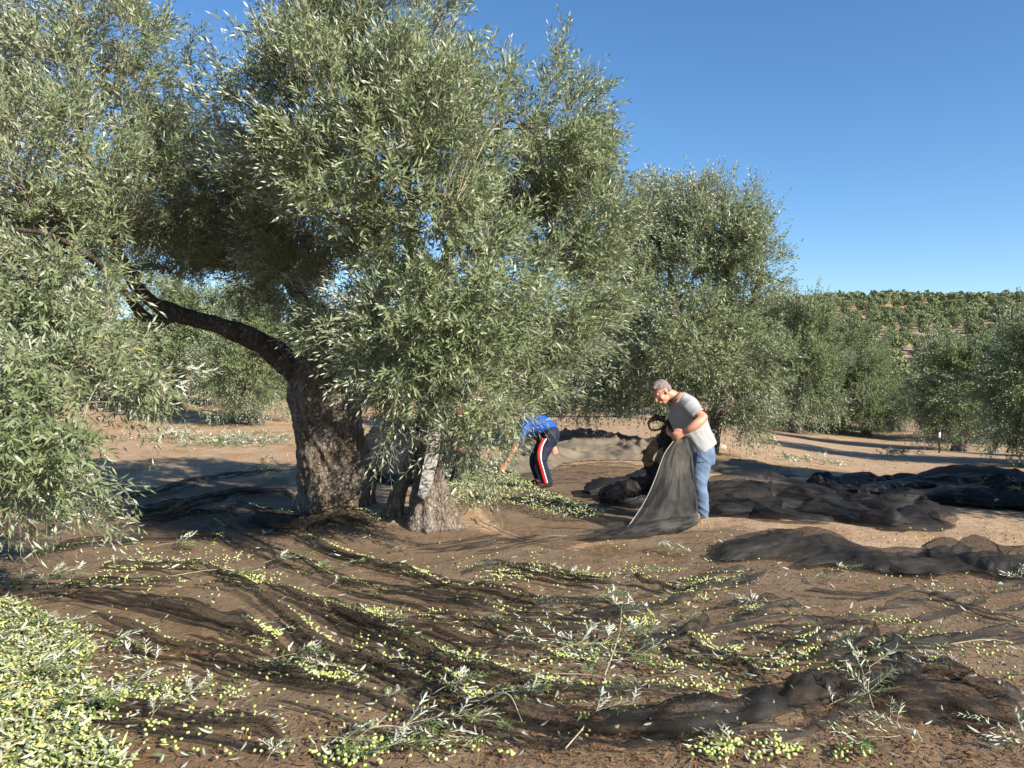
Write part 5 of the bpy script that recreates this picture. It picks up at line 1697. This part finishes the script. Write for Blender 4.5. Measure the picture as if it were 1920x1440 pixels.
# stones
def stone(px, py, r, label, sd):
    g = G(px, py)
    u, v = np.meshgrid(np.linspace(0, PI, 14), np.linspace(0, 2 * PI, 20, endpoint=False), indexing='ij')
    X, Y, Z = np.sin(u) * np.cos(v), np.sin(u) * np.sin(v), np.cos(u)
    k = 0.75 + 0.5 * fbm(X * 1.4, Y * 1.4, Z * 1.4, 3, sd)
    V = np.stack([X * k * r * 1.3, Y * k * r, Z * k * r * 0.75], -1).reshape(-1, 3) + g + np.array((0, 0, r * .3))
    i, j = np.meshgrid(np.arange(13), np.arange(20), indexing='ij'); i, j = i.ravel(), j.ravel()
    F = np.stack([i * 20 + j, (i + 1) * 20 + j, (i + 1) * 20 + (j + 1) % 20, i * 20 + (j + 1) % 20], -1)
    tag(link('stone', mesh_np('stone', V, F), M['stone']), label, 'stone')
stone(1348, 842, 0.14, 'brown stone on the ground right behind the man', 1)
stone(1338, 790, 0.10, 'stone at the foot of the leaning dark trunk', 3)
#PART4

# ------------------------------------------------------------------ people
def loft(b, pts, side, k=18, n=None):
    """pts rows: x y z half-width half-depth; side: direction of the half-width; round ends"""
    P = spline(pts, n or len(pts) * 5)
    T = norm(np.gradient(P[:, :3], axis=0))
    rings = []
    ang = np.arange(k) * 2 * PI / k
    def ring(c, t, ra, rb):
        s = np.array(side, float); s = s - t * np.dot(s, t); s /= np.linalg.norm(s)
        u = np.cross(t, s)
        return c + (np.cos(ang) * ra)[:, None] * s + (np.sin(ang) * rb)[:, None] * u
    m = min(P[0, 3], P[0, 4])
    for a in (80, 60, 35, 15):
        rings.append(ring(P[0, :3] - T[0] * m * math.sin(R(a)), T[0], P[0, 3] * math.cos(R(a)), P[0, 4] * math.cos(R(a))))
    for i in range(len(P)): rings.append(ring(P[i, :3], T[i], P[i, 3], P[i, 4]))
    m = min(P[-1, 3], P[-1, 4])
    for a in (15, 35, 60, 80):
        rings.append(ring(P[-1, :3] + T[-1] * m * math.sin(R(a)), T[-1], P[-1, 3] * math.cos(R(a)), P[-1, 4] * math.cos(R(a))))
    n = len(rings)
    V = np.concatenate(rings + [np.mean(rings[0], 0)[None], np.mean(rings[-1], 0)[None]])
    i, j = np.meshgrid(np.arange(n - 1), np.arange(k), indexing='ij'); i, j = i.ravel(), j.ravel()
    F = np.stack([i * k + j, i * k + (j + 1) % k, (i + 1) * k + (j + 1) % k, (i + 1) * k + j], -1)
    jj = np.arange(k)
    C = np.concatenate([np.stack([np.full(k, n * k), (jj + 1) % k, jj], -1), np.stack([np.full(k, n * k + 1), (n - 1) * k + jj, (n - 1) * k + (jj + 1) % k], -1)])
    b.add(V, [F, C])

def ball(b, c, axes, rad):
    """an ellipsoid; axes: three unit rows"""
    u, v = np.meshgrid(np.linspace(0.02, PI - 0.02, 11), np.linspace(0, 2 * PI, 16, endpoint=False), indexing='ij')
    L = np.stack([np.sin(u) * np.cos(v) * rad[0], np.sin(u) * np.sin(v) * rad[1], np.cos(u) * rad[2]], -1).reshape(-1, 3)
    V = np.array(c) + L @ np.array(axes)
    i, j = np.meshgrid(np.arange(10), np.arange(16), indexing='ij'); i, j = i.ravel(), j.ravel()
    F = np.stack([i * 16 + j, (i + 1) * 16 + j, (i + 1) * 16 + (j + 1) % 16, i * 16 + (j + 1) % 16], -1)
    jj = np.arange(16)
    V = np.concatenate([V, [V[:16].mean(0)], [V[-16:].mean(0)]])
    C = np.concatenate([np.stack([np.full(16, len(V) - 2), jj, (jj + 1) % 16], -1), np.stack([np.full(16, len(V) - 1), 160 + (jj + 1) % 16, 160 + jj], -1)])
    b.add(V, [F, C])

def fuse(b, name, mat, parent, voxel=0.007, smooth=3, disp=None, cut=None):
    me = b.mesh(name)
    o = bpy.data.objects.new(name, me)
    COL.objects.link(o)
    r = o.modifiers.new('r', 'REMESH'); r.mode = 'VOXEL'; r.voxel_size = voxel; r.use_smooth_shade = True
    s = o.modifiers.new('s', 'SMOOTH'); s.factor = 0.5; s.iterations = smooth
    dg = bpy.context.evaluated_depsgraph_get()
    ev = bpy.data.meshes.new_from_object(o.evaluated_get(dg))
    bpy.data.objects.remove(o)
    n = len(ev.vertices)
    co = np.empty(n * 3, np.float32); ev.vertices.foreach_get('co', co); co = co.reshape(-1, 3).astype(float)
    no = np.empty(n * 3, np.float32); ev.vertices.foreach_get('normal', no); no = no.reshape(-1, 3)
    if disp is not None:
        co = co + no * disp(co)[:, None]
    nf = len(ev.polygons)
    fv = np.empty(len(ev.loops), np.int32); ev.loops.foreach_get('vertex_index', fv)
    lt = np.empty(nf, np.int32); ev.polygons.foreach_get('loop_total', lt)
    if (lt == 4).all():
        F = fv.reshape(-1, 4)
        if cut is not None:
            F = F[cut(co)[F].all(1)]
            us = np.unique(F); mp = np.full(len(co), -1); mp[us] = np.arange(len(us))
            co, F = co[us], mp[F]
        me2 = mesh_np(name, co, F)
    else:
        st = np.concatenate([[0], np.cumsum(lt)[:-1]])
        k = cut(co) if cut is not None else np.ones(len(co), bool)
        fs = []
        for w in np.unique(lt):
            ii = st[lt == w][:, None] + np.arange(w)
            f = fv[ii]
            f = f[k[f].all(1)]
            if len(f): fs.append(f)
        me2 = mesh_np(name, co, fs)
    bpy.data.meshes.remove(ev)
    return link(name, me2, mat, parent)

def crease(freq, amp, seed, stretch=(1, 1, 1)):
    def f(co):
        return amp * (ridged(co[:, 0] * freq * stretch[0], co[:, 1] * freq * stretch[1], co[:, 2] * freq * stretch[2], 2, seed) - 0.4)
    return f

def Wp(px, py, d, *r):
    p = W(px, py, d)
    return [p[0], p[1], p[2]] + list(r)

def orth(f, u):
    f = np.array(f, float); f /= np.linalg.norm(f)
    u = np.array(u, float); u = u - f * np.dot(u, f); u /= np.linalg.norm(u)
    s = np.cross(u, f)
    return f, s, u

def head(body, hair, c, f, u, k=1.0):
    f, s, u = orth(f, u)
    A = (f, s, u)
    at = lambda a, b_, c_: c + (f * a + s * b_ + u * c_) * k
    def bl(buf, p, r): ball(buf, at(*p), A, [q * k for q in r])
    bl(body, (-.008, 0, .028), (.096, .076, .090))
    bl(body, (.030, 0, -.030), (.066, .060, .080))
    bl(body, (.048, 0, -.088), (.040, .042, .032))
    bl(body, (.020, 0, -.075), (.055, .056, .036))
    for q in (1, -1):
        bl(body, (.086, .026 * q, .020), (.014, .026, .010))      # brows
        bl(body, (.062, .040 * q, -.035), (.028, .022, .026))     # cheeks
        bl(body, (-.004, .079 * q, -.012), (.018, .010, .031))    # ears
        bl(body, (.004, .084 * q, .004), (.010, .007, .014))
    loft(body, [list(at(.092, 0, .012)) + [.010 * k, .010 * k], list(at(.108, 0, -.012)) + [.012 * k, .012 * k], list(at(.122, 0, -.034)) + [.014 * k, .013 * k]], s, 10)
    for q in (1, -1): bl(body, (.104, .014 * q, -.036), (.012, .010, .009))
    bl(body, (.098, 0, -.062), (.012, .023, .0065))
    bl(body, (.095, 0, -.076), (.012, .021, .0075))
    if hair is not None:
        bl(hair, (-.018, 0, .050), (.096, .082, .080))
        bl(hair, (-.052, 0, .006), (.060, .079, .066))
        bl(hair, (.052, 0, .092), (.040, .052, .026))
        bl(hair, (.010, 0, .088), (.066, .060, .048))
    return at, A

def hand(body, wrist, a, v, depth, k=1.0, curl=1.0, thumb=-1):
    """wrist point; a: pointing direction; v: from index finger to little finger; depth: the palm side"""
    a, v, depth = [np.array(q, float) / np.linalg.norm(q) for q in (a, v, depth)]
    c = wrist + a * 0.045 * k
    loft(body, [list(wrist) + [.026 * k, .020 * k], list(wrist + a * .03 * k) + [.036 * k, .017 * k], list(wrist + a * .07 * k) + [.041 * k, .015 * k], list(wrist + a * .085 * k) + [.036 * k, .012 * k]], v, 12)
    lens = (.072, .080, .075, .060)
    for q in range(4):
        o = (q - 1.5) * .0205 * k
        L = lens[q] * k
        p0 = wrist + a * .080 * k + v * o
        p1 = p0 + a * L * .45 * (1 - .15 * curl) + depth * L * .12 * curl + v * o * 0.15
        p2 = p1 + a * L * (.35 * (1 - curl)) + depth * L * .42 * curl
        p3 = p2 - a * L * .30 * curl + a * L * .25 * (1 - curl) + depth * L * .12 * curl
        loft(body, [list(p0) + [.0098 * k] * 2, list(p1) + [.0092 * k] * 2, list(p2) + [.0085 * k] * 2, list(p3) + [.0074 * k] * 2], v, 8)
    t0 = wrist + a * .025 * k + v * thumb * .030 * k
    t1 = t0 + a * .028 * k + v * thumb * .022 * k + depth * .008 * k
    t2 = t1 + a * .034 * k + v * thumb * .004 * k + depth * .010 * k
    loft(body, [list(t0) + [.0145 * k] * 2, list(t1) + [.0115 * k] * 2, list(t2) + [.0090 * k] * 2], depth, 8)

def shoe(b, heel, toe, w=0.045, h=0.07):
    heel, toe = np.array(heel, float), np.array(toe, float)
    d = toe - heel
    side = np.cross(d / np.linalg.norm(d), (0, 0, 1))
    P = []
    for t, zz, ww, hh in ((0.06, .045, w * .8, .045), (.25, .05, w * .9, .055), (.5, .042, w * .95, .045), (.75, .032, w * 1.05, .034), (.95, .026, w * .85, .026)):
        p = heel + d * t
        P.append([p[0], p[1], p[2] + zz, ww, hh])
    loft(b, P, side, 14)

def strip(name, mat, parent, pts, w, off):
    """a flat sewn stripe running down a trouser leg, 4 mm proud of it"""
    P = spline(np.array([W(*p) for p in pts]), 24)
    V = []
    for p in P:
        V += [p + np.array((-w / 2, -off, 0)), p + np.array((w / 2, -off, 0)), p + np.array((w / 2, -off + 0.012, 0)), p + np.array((-w / 2, -off + 0.012, 0))]
    F = []
    for i in range(len(P) - 1):
        for q in range(4):
            F.append([i * 4 + q, i * 4 + (q + 1) % 4, (i + 1) * 4 + (q + 1) % 4, (i + 1) * 4 + q])
    link(name, mesh_np(name, np.array(V), np.array(F)), M[mat], parent)

def man_in_grey():
    gnd = float(hg(1.95, 8.45))
    root = thing('person', (1.97, 8.5, gnd), 'person with grey hair, glasses, grey T-shirt and jeans bending to lift the black net', 'person')
    D = 8.5
    chest = np.array((-0.93, -0.36, 0.0))
    side = np.array((-0.36, 0.93, 0.0))
    body, hairb = Buf(), Buf()
    torso = [(1318, 850, .150, .125), (1308, 822, .155, .150), (1296, 800, .165, .165), (1286, 780, .175, .150), (1281, 763, .180, .125), (1273, 751, .12, .095)]
    loft(body, [Wp(a, b_, D, c, e) for a, b_, c, e in torso], side)
    loft(body, [Wp(1275, 755, D, .075, .075), Wp(1264, 744, D - .01, .062, .066), Wp(1252, 738, D - .02, .058, .062)], side)
    hc = W(1241.5, 735, D - 0.03)
    at, A = head(body, hairb, hc, (-0.76, -0.34, -0.58), (-0.46, 0.0, 0.88), 1.04)
    # near arm
    sh = Wp(1290, 762, 8.33, .062, .062)
    loft(body, [sh, Wp(1303, 772, 8.25, .058, .060), Wp(1318, 783, 8.18, .050, .052)], (0, 1, 0))
    loft(body, [Wp(1318, 784, 8.18, .048, .050), Wp(1306, 795, 8.14, .048, .052), Wp(1294, 803, 8.14, .040, .042), Wp(1283, 810, 8.17, .028, .032)], (0, 1, 0))
    w = W(1284, 810, 8.17)
    hand(body, w, (-0.86, 0.05, -0.42), (0.45, 0.05, -0.88), (0.05, 1, 0.0), 1.12, 1.0, -1)
    # far arm
    loft(body, [Wp(1271, 765, 8.70, .058, .058), Wp(1262, 785, 8.80, .050, .052), Wp(1256, 803, 8.78, .044, .046)], (0, 1, 0))
    loft(body, [Wp(1256, 803, 8.78, .043, .045), Wp(1256, 812, 8.62, .036, .036), Wp(1262, 816, 8.46, .028, .030)], (0, 0, 1))
    hand(body, W(1262, 816, 8.46), (0.35, -0.8, -0.5), (-0.85, -0.2, -0.4), (0.2, 0.6, -0.7), 1.05, 0.9, -1)
    # legs inside the jeans
    legs = ([(1318, 850, 8.41, .088), (1313, 880, 8.40, .078), (1310, 908, 8.38, .062), (1314, 935, 8.42, .058), (1317, 966, 8.44, .042)],
            [(1313, 852, 8.60, .088), (1306, 880, 8.60, .078), (1301, 908, 8.56, .062), (1306, 935, 8.62, .058), (1311, 960, 8.68, .042)])
    for lg in legs:
        loft(body, [Wp(a, b_, d, r, r * 1.05) for a, b_, d, r in lg], side)
    fuse(body, 'body', M['skin'], root, 0.0085, 2)
    fuse(hairb, 'hair', M['hair'], root, 0.006, 2, disp=lambda c: 0.008 * (fbm(c[:, 0] * 70, c[:, 1] * 70, c[:, 2] * 70, 2, 9) - 0.5))
    # shirt
    s = Buf()
    loft(s, [Wp(a, b_, D, c + .016, e + .018) for a, b_, c, e in [(1323, 872, .162, .150), (1317, 848, .168, .150), (1305, 820, .165, .158), (1295, 799, .172, .172), (1286, 780, .180, .158), (1282, 764, .182, .130), (1275, 753, .13, .10), (1270, 749, .085, .085)]], side)
    loft(s, [Wp(1284, 760, 8.42, .075, .085), Wp(1293, 765, 8.32, .078, .080), Wp(1305, 775, 8.24, .072, .075), Wp(1311, 781, 8.21, .070, .072)], (0, 1, 0))
    loft(s, [Wp(1275, 762, 8.62, .075, .08), Wp(1268, 775, 8.74, .07, .07), Wp(1263, 787, 8.80, .064, .064)], (0, 1, 0))
    pa, pb = W(1292, 858, 8.5), W(1339, 831, 8.5)
    hem = (pb - pa)
    hn = np.array((-hem[2], 0, hem[0])); hn /= np.linalg.norm(hn)
    fa, fb = W(1303, 787, 8.25), W(1318, 775, 8.25)      # sleeve end
    sn = (fb - fa); sleeve_dir = np.array((W(1318, 785, 8.2) - W(1298, 768, 8.3))); sleeve_dir /= np.linalg.norm(sleeve_dir)
    sc = W(1311, 780, 8.22)
    neck_c, neck_d = W(1268, 747, 8.49), np.array((-0.75, 0, 0.66))
    def keep(co):
        a = (co - pa) @ hn > 0
        b_ = ~(((co - sc) @ sleeve_dir > 0) & (np.linalg.norm(co - sc, axis=1) < 0.13))
        c = ~(((co - neck_c) @ neck_d > 0.0) & (np.linalg.norm(co - neck_c, axis=1) < 0.14))
        return a & b_ & c
    def dsp(co):
        q = 0.026 * (ridged(co[:, 0] * 5 + co[:, 2] * 5, co[:, 1] * 3, co[:, 2] * 3 - co[:, 0] * 3, 2, 71) - 0.35)
        return q + 0.004 * (fbm(co[:, 0] * 16, co[:, 1] * 16, co[:, 2] * 16, 2, 72) - 0.5)
    fuse(s, 'shirt', M['shirt_grey'], root, 0.008, 3, disp=dsp, cut=keep)
    c = W(1265.5, 745, 8.48)
    ring = [c + (np.array((0.70, 0, 0.71)) * math.cos(a) * 0.074 + np.array((0.2, 0.97, 0.0)) * math.sin(a) * 0.078) for a in np.linspace(0, 2 * PI, 20)]
    V, F = tube(spline(ring, 60), 0.008, 8)
    link('collar', mesh_np('collar', V, F), plain('collar_dark', (0.07, 0.07, 0.07), 0.9), root)
    # jeans
    j = Buf()
    loft(j, [Wp(1306, 826, D, .150, .135), Wp(1313, 842, D, .165, .142), Wp(1316, 858, D, .168, .138)], side)
    for q, lg in enumerate(legs):
        r = [.108, .098, .083, .078, .068]
        loft(j, [Wp(a + (0 if q == 0 else 1), b_, d, rr, rr * 1.08) for (a, b_, d, _), rr in zip(lg, r)], side)
    def jd(co):
        low = sm(0.55, 0.1, co[:, 2] - gnd)
        return (0.014 + 0.016 * low) * (ridged(co[:, 0] * 3.0, co[:, 1] * 3.0, co[:, 2] * 7 + co[:, 0] * 5, 2, 75) - 0.4) + 0.005 * (fbm(co[:, 0] * 14, co[:, 1] * 14, co[:, 2] * 14, 2, 76) - 0.5)
    fuse(j, 'jeans', M['jeans'], root, 0.008, 2, disp=jd, cut=lambda co: co[:, 2] > gnd + 0.06)
    # back pocket and belt loops are hidden by the shirt; the near pocket edge shows
    pk = [W(1311, 845, 8.27), W(1316, 858, 8.265), W(1325, 866, 8.29)]
    V, F = tube(spline(pk, 12), 0.004, 6)
    link('pocket_seam', mesh_np('pocket_seam', V, F), plain('denim_dark', (0.03, 0.045, 0.09), 0.9), root)
    for (hx, hy, tx, ty) in ((2.10, 8.50, 1.92, 8.34), (2.03, 8.72, 1.83, 8.60)):
        b = Buf()
        shoe(b, (hx, hy, gnd + 0.035), (tx - (hx - tx) * .35, ty - (hy - ty) * .35, gnd + 0.035), 0.052)
        fuse(b, 'shoe', M['shoe'], root, 0.006, 2)
    # glasses
    f_, s_, u_ = A
    g = Buf()
    for q in (1, -1):
        rg = [at(.103 - .006 * abs(math.cos(a)), .031 * q + .023 * math.cos(a), .000 + .017 * math.sin(a)) for a in np.linspace(0, 2 * PI, 16)]
        V, F = tube(spline(rg, 40), 0.0016, 6); g.add(V, F)
        V, F = tube([at(.098, .054 * q, .006), at(.05, .078 * q, .006), at(.0, .082 * q, .004)], 0.0018, 6); g.add(V, F)
    V, F = tube([at(.106, -.008, .004), at(.110, 0, .007), at(.106, .008, .004)], 0.0016, 6); g.add(V, F)
    link('glasses', g.mesh('glasses'), M['steel'], root)
    for q in (1, -1):
        b = Buf()
        ball(b, at(.084, .030 * q, .001), A, (.010, .013, .008))
        link('eye', b.mesh('eye'), M['black'], root)
man_in_grey()

def man_in_blue():
    D = 11.0
    gnd = float(hg(0.5, 11.0))
    root = thing('person', (0.5, 11.0, gnd), 'person in blue shirt and navy tracksuit trousers with red and white stripes, stooping', 'person')
    side = np.array((-0.25, 0.97, 0))
    body, hairb = Buf(), Buf()
    loft(body, [Wp(1030, 812, D, .15, .12), Wp(1015, 799, D, .14, .12), Wp(998, 796, D - .02, .15, .12), Wp(982, 800, D - .05, .16, .10), Wp(974, 804, D - .06, .10, .08)], side)
    loft(body, [Wp(976, 803, D - .06, .06, .06), Wp(964, 808, D - .09, .052, .052)], side)
    head(body, hairb, W(955, 812, D - .10), (-0.45, -0.2, -0.87), (-0.85, 0.0, 0.5), 1.0)
    loft(body, [Wp(980, 806, 10.76, .055, .055), Wp(972, 822, 10.72, .048, .048), Wp(965, 838, 10.70, .042, .042)], (0, 1, 0))
    loft(body, [Wp(965, 838, 10.70, .041, .041), Wp(957, 855, 10.68, .035, .036), Wp(948, 870, 10.66, .025, .028)], (0, 1, 0))
    hand(body, W(948, 870, 10.66), (-0.5, 0, -0.85), (-0.75, 0.1, 0.5), (0.3, 0.9, -0.1), 1.05, 0.5, 1)
    loft(body, [Wp(985, 806, 11.15, .055, .055), Wp(1008, 822, 11.28, .046, .046), Wp(1022, 828, 11.30, .042, .042)], (0, 1, 0))
    loft(body, [Wp(1022, 828, 11.30, .041, .041), Wp(1034, 833, 11.22, .033, .033), Wp(1038, 836, 11.16, .026, .028)], (0, 1, 0))
    hand(body, W(1038, 836, 11.16), (0.25, -0.1, -0.95), (0.9, 0.2, 0.2), (-0.2, 0.9, 0), 1.05, 0.45, -1)
    legs = ([(1031, 815, 10.91, .10), (1023, 840, 10.90, .082), (1014, 863, 10.86, .064), (1020, 885, 10.92, .058), (1027, 906, 10.98, .042)],
            [(1026, 816, 11.10, .10), (1014, 840, 11.12, .082), (1003, 864, 11.12, .064), (1008, 884, 11.2, .058), (1014, 903, 11.26, .042)])
    for lg in legs: loft(body, [Wp(a, b_, d, r, r) for a, b_, d, r in lg], side)
    fuse(body, 'body', M['skin'], root, 0.010, 2)
    fuse(hairb, 'hair', M['hair_dark'], root, 0.007, 2)
    s = Buf()
    loft(s, [Wp(1030, 808, D, .15, .125), Wp(1018, 799, D, .16, .14), Wp(1000, 796, D - .02, .17, .14), Wp(984, 800, D - .05, .18, .12), Wp(976, 804, D - .06, .12, .09)], side)
    loft(s, [Wp(981, 804, 10.78, .078, .082), Wp(977, 815, 10.74, .066, .066), Wp(973, 824, 10.72, .062, .062)], (0, 1, 0))
    loft(s, [Wp(985, 805, 11.12, .07, .08), Wp(998, 814, 11.22, .062, .062)], (0, 1, 0))
    fuse(s, 'shirt', M['shirt_blue'], root, 0.009, 3, disp=crease(7, 0.014, 81))
    j = Buf()
    loft(j, [Wp(1022, 806, D, .14, .12), Wp(1031, 813, D, .165, .14), Wp(1030, 824, D, .16, .13)], side)
    for lg in legs:
        loft(j, [Wp(a, b_, d, rr, rr) for (a, b_, d, _), rr in zip(lg, [.118, .098, .084, .080, .074])], side)
    fuse(j, 'trousers', M['navy'], root, 0.009, 2, disp=crease(6, 0.010, 83), cut=lambda co: co[:, 2] > gnd + 0.06)
    strip('red_stripe', 'red', root, [(1020, 822, 10.80), (1012, 838, 10.79), (1010, 860, 10.75), (1016, 884, 10.82), (1022, 905, 10.88)], 0.045, 0.030)
    strip('white_stripe', 'white', root, [(1024, 822, 10.80), (1016, 838, 10.79), (1014, 860, 10.75), (1020, 884, 10.82), (1026, 905, 10.88)], 0.022, 0.033)
    for lg, dd in ((legs[0][-1], -.05), (legs[1][-1], -.04)):
        h = W(lg[0] + 6, lg[1], lg[2]); t = h + np.array((-0.24, -0.16, 0))
        b = Buf(); shoe(b, (h[0], h[1], gnd), (t[0], t[1], gnd)); fuse(b, 'shoe', M['shoe_dark'], root, 0.007, 2)
man_in_blue()

def man_behind():
    D = 10.9
    gnd = float(hg(-0.7, 10.9))
    root = thing('person', (-0.75, 10.9, gnd), 'person in dark navy clothes crouching almost hidden behind the hanging sprays', 'person')
    side = np.array((0.9, 0.4, 0))
    body, hairb = Buf(), Buf()
    loft(body, [Wp(838, 812, D + .25, .15, .11), Wp(842, 795, D + .12, .15, .12), Wp(848, 778, D, .16, .12), Wp(851, 768, D - .05, .12, .09)], side)
    loft(body, [Wp(852, 768, D - .05, .06, .06), Wp(857, 760, D - .10, .052, .052)], side)
    head(body, hairb, W(860, 755, D - .13), (0.35, -0.7, -0.6), (0.25, -0.3, 0.85), 1.0)
    loft(body, [Wp(862, 777, 10.74, .055, .055), Wp(864, 797, 10.68, .046, .046), Wp(862, 808, 10.66, .042, .042)], (1, 0, 0))
    loft(body, [Wp(862, 808, 10.66, .040, .040), Wp(865, 822, 10.6, .033, .033), Wp(866, 831, 10.58, .026, .028)], (1, 0, 0))
    hand(body, W(866, 831, 10.58), (0.1, -0.2, -1), (1, 0.1, 0.1), (0.1, 0.9, -0.2), 1.05, 0.5, -1)
    loft(body, [Wp(832, 780, 10.9, .055, .055), Wp(822, 800, 10.8, .046, .046), Wp(832, 822, 10.66, .036, .036)], (1, 0, 0))
    hand(body, W(833, 824, 10.64), (0.3, -0.3, -0.9), (-1, 0.1, 0.1), (0.1, 0.9, -0.2), 1.05, 0.5, -1)
    legs = ([(846, 815, D + .2, .10), (858, 838, D - .02, .08), (864, 852, D - .15, .064), (858, 880, D + .02, .056), (852, 903, D + .14, .042)],
            [(830, 815, D + .3, .10), (826, 838, D + .08, .08), (824, 852, D - .05, .064), (822, 880, D + .12, .056), (822, 901, D + .24, .042)])
    for lg in legs: loft(body, [Wp(a, b_, d, r, r) for a, b_, d, r in lg], side)
    fuse(body, 'body', M['skin'], root, 0.010, 2)
    fuse(hairb, 'hair', M['hair'], root, 0.008, 2)
    s = Buf()
    loft(s, [Wp(838, 816, D + .25, .165, .125), Wp(842, 795, D + .12, .165, .135), Wp(848, 779, D, .175, .135), Wp(851, 769, D - .05, .13, .10)], side)
    loft(s, [Wp(858, 774, 10.8, .07, .07), Wp(864, 790, 10.70, .062, .062)], (1, 0, 0))
    loft(s, [Wp(836, 777, 10.92, .07, .07), Wp(826, 794, 10.84, .062, .062)], (1, 0, 0))
    fuse(s, 'shirt', plain('shirt_navy', (0.02, 0.03, 0.07), 0.85), root, 0.01, 3)
    j = Buf()
    loft(j, [Wp(838, 810, D + .25, .16, .13), Wp(838, 822, D + .24, .17, .13)], side)
    for lg in legs: loft(j, [Wp(a, b_, d, rr, rr) for (a, b_, d, _), rr in zip(lg, [.118, .098, .08, .076, .07])], side)
    fuse(j, 'trousers', plain('trousers_dark', (0.04, 0.04, 0.045), 0.85), root, 0.01, 2, cut=lambda co: co[:, 2] > gnd + 0.05)
    for lg in legs:
        h = W(*lg[-1][:3])
        b = Buf(); shoe(b, (h[0], h[1] + .05, gnd), (h[0] + .06, h[1] - .22, gnd)); fuse(b, 'shoe', M['shoe_dark'], root, 0.008, 2)
man_behind()
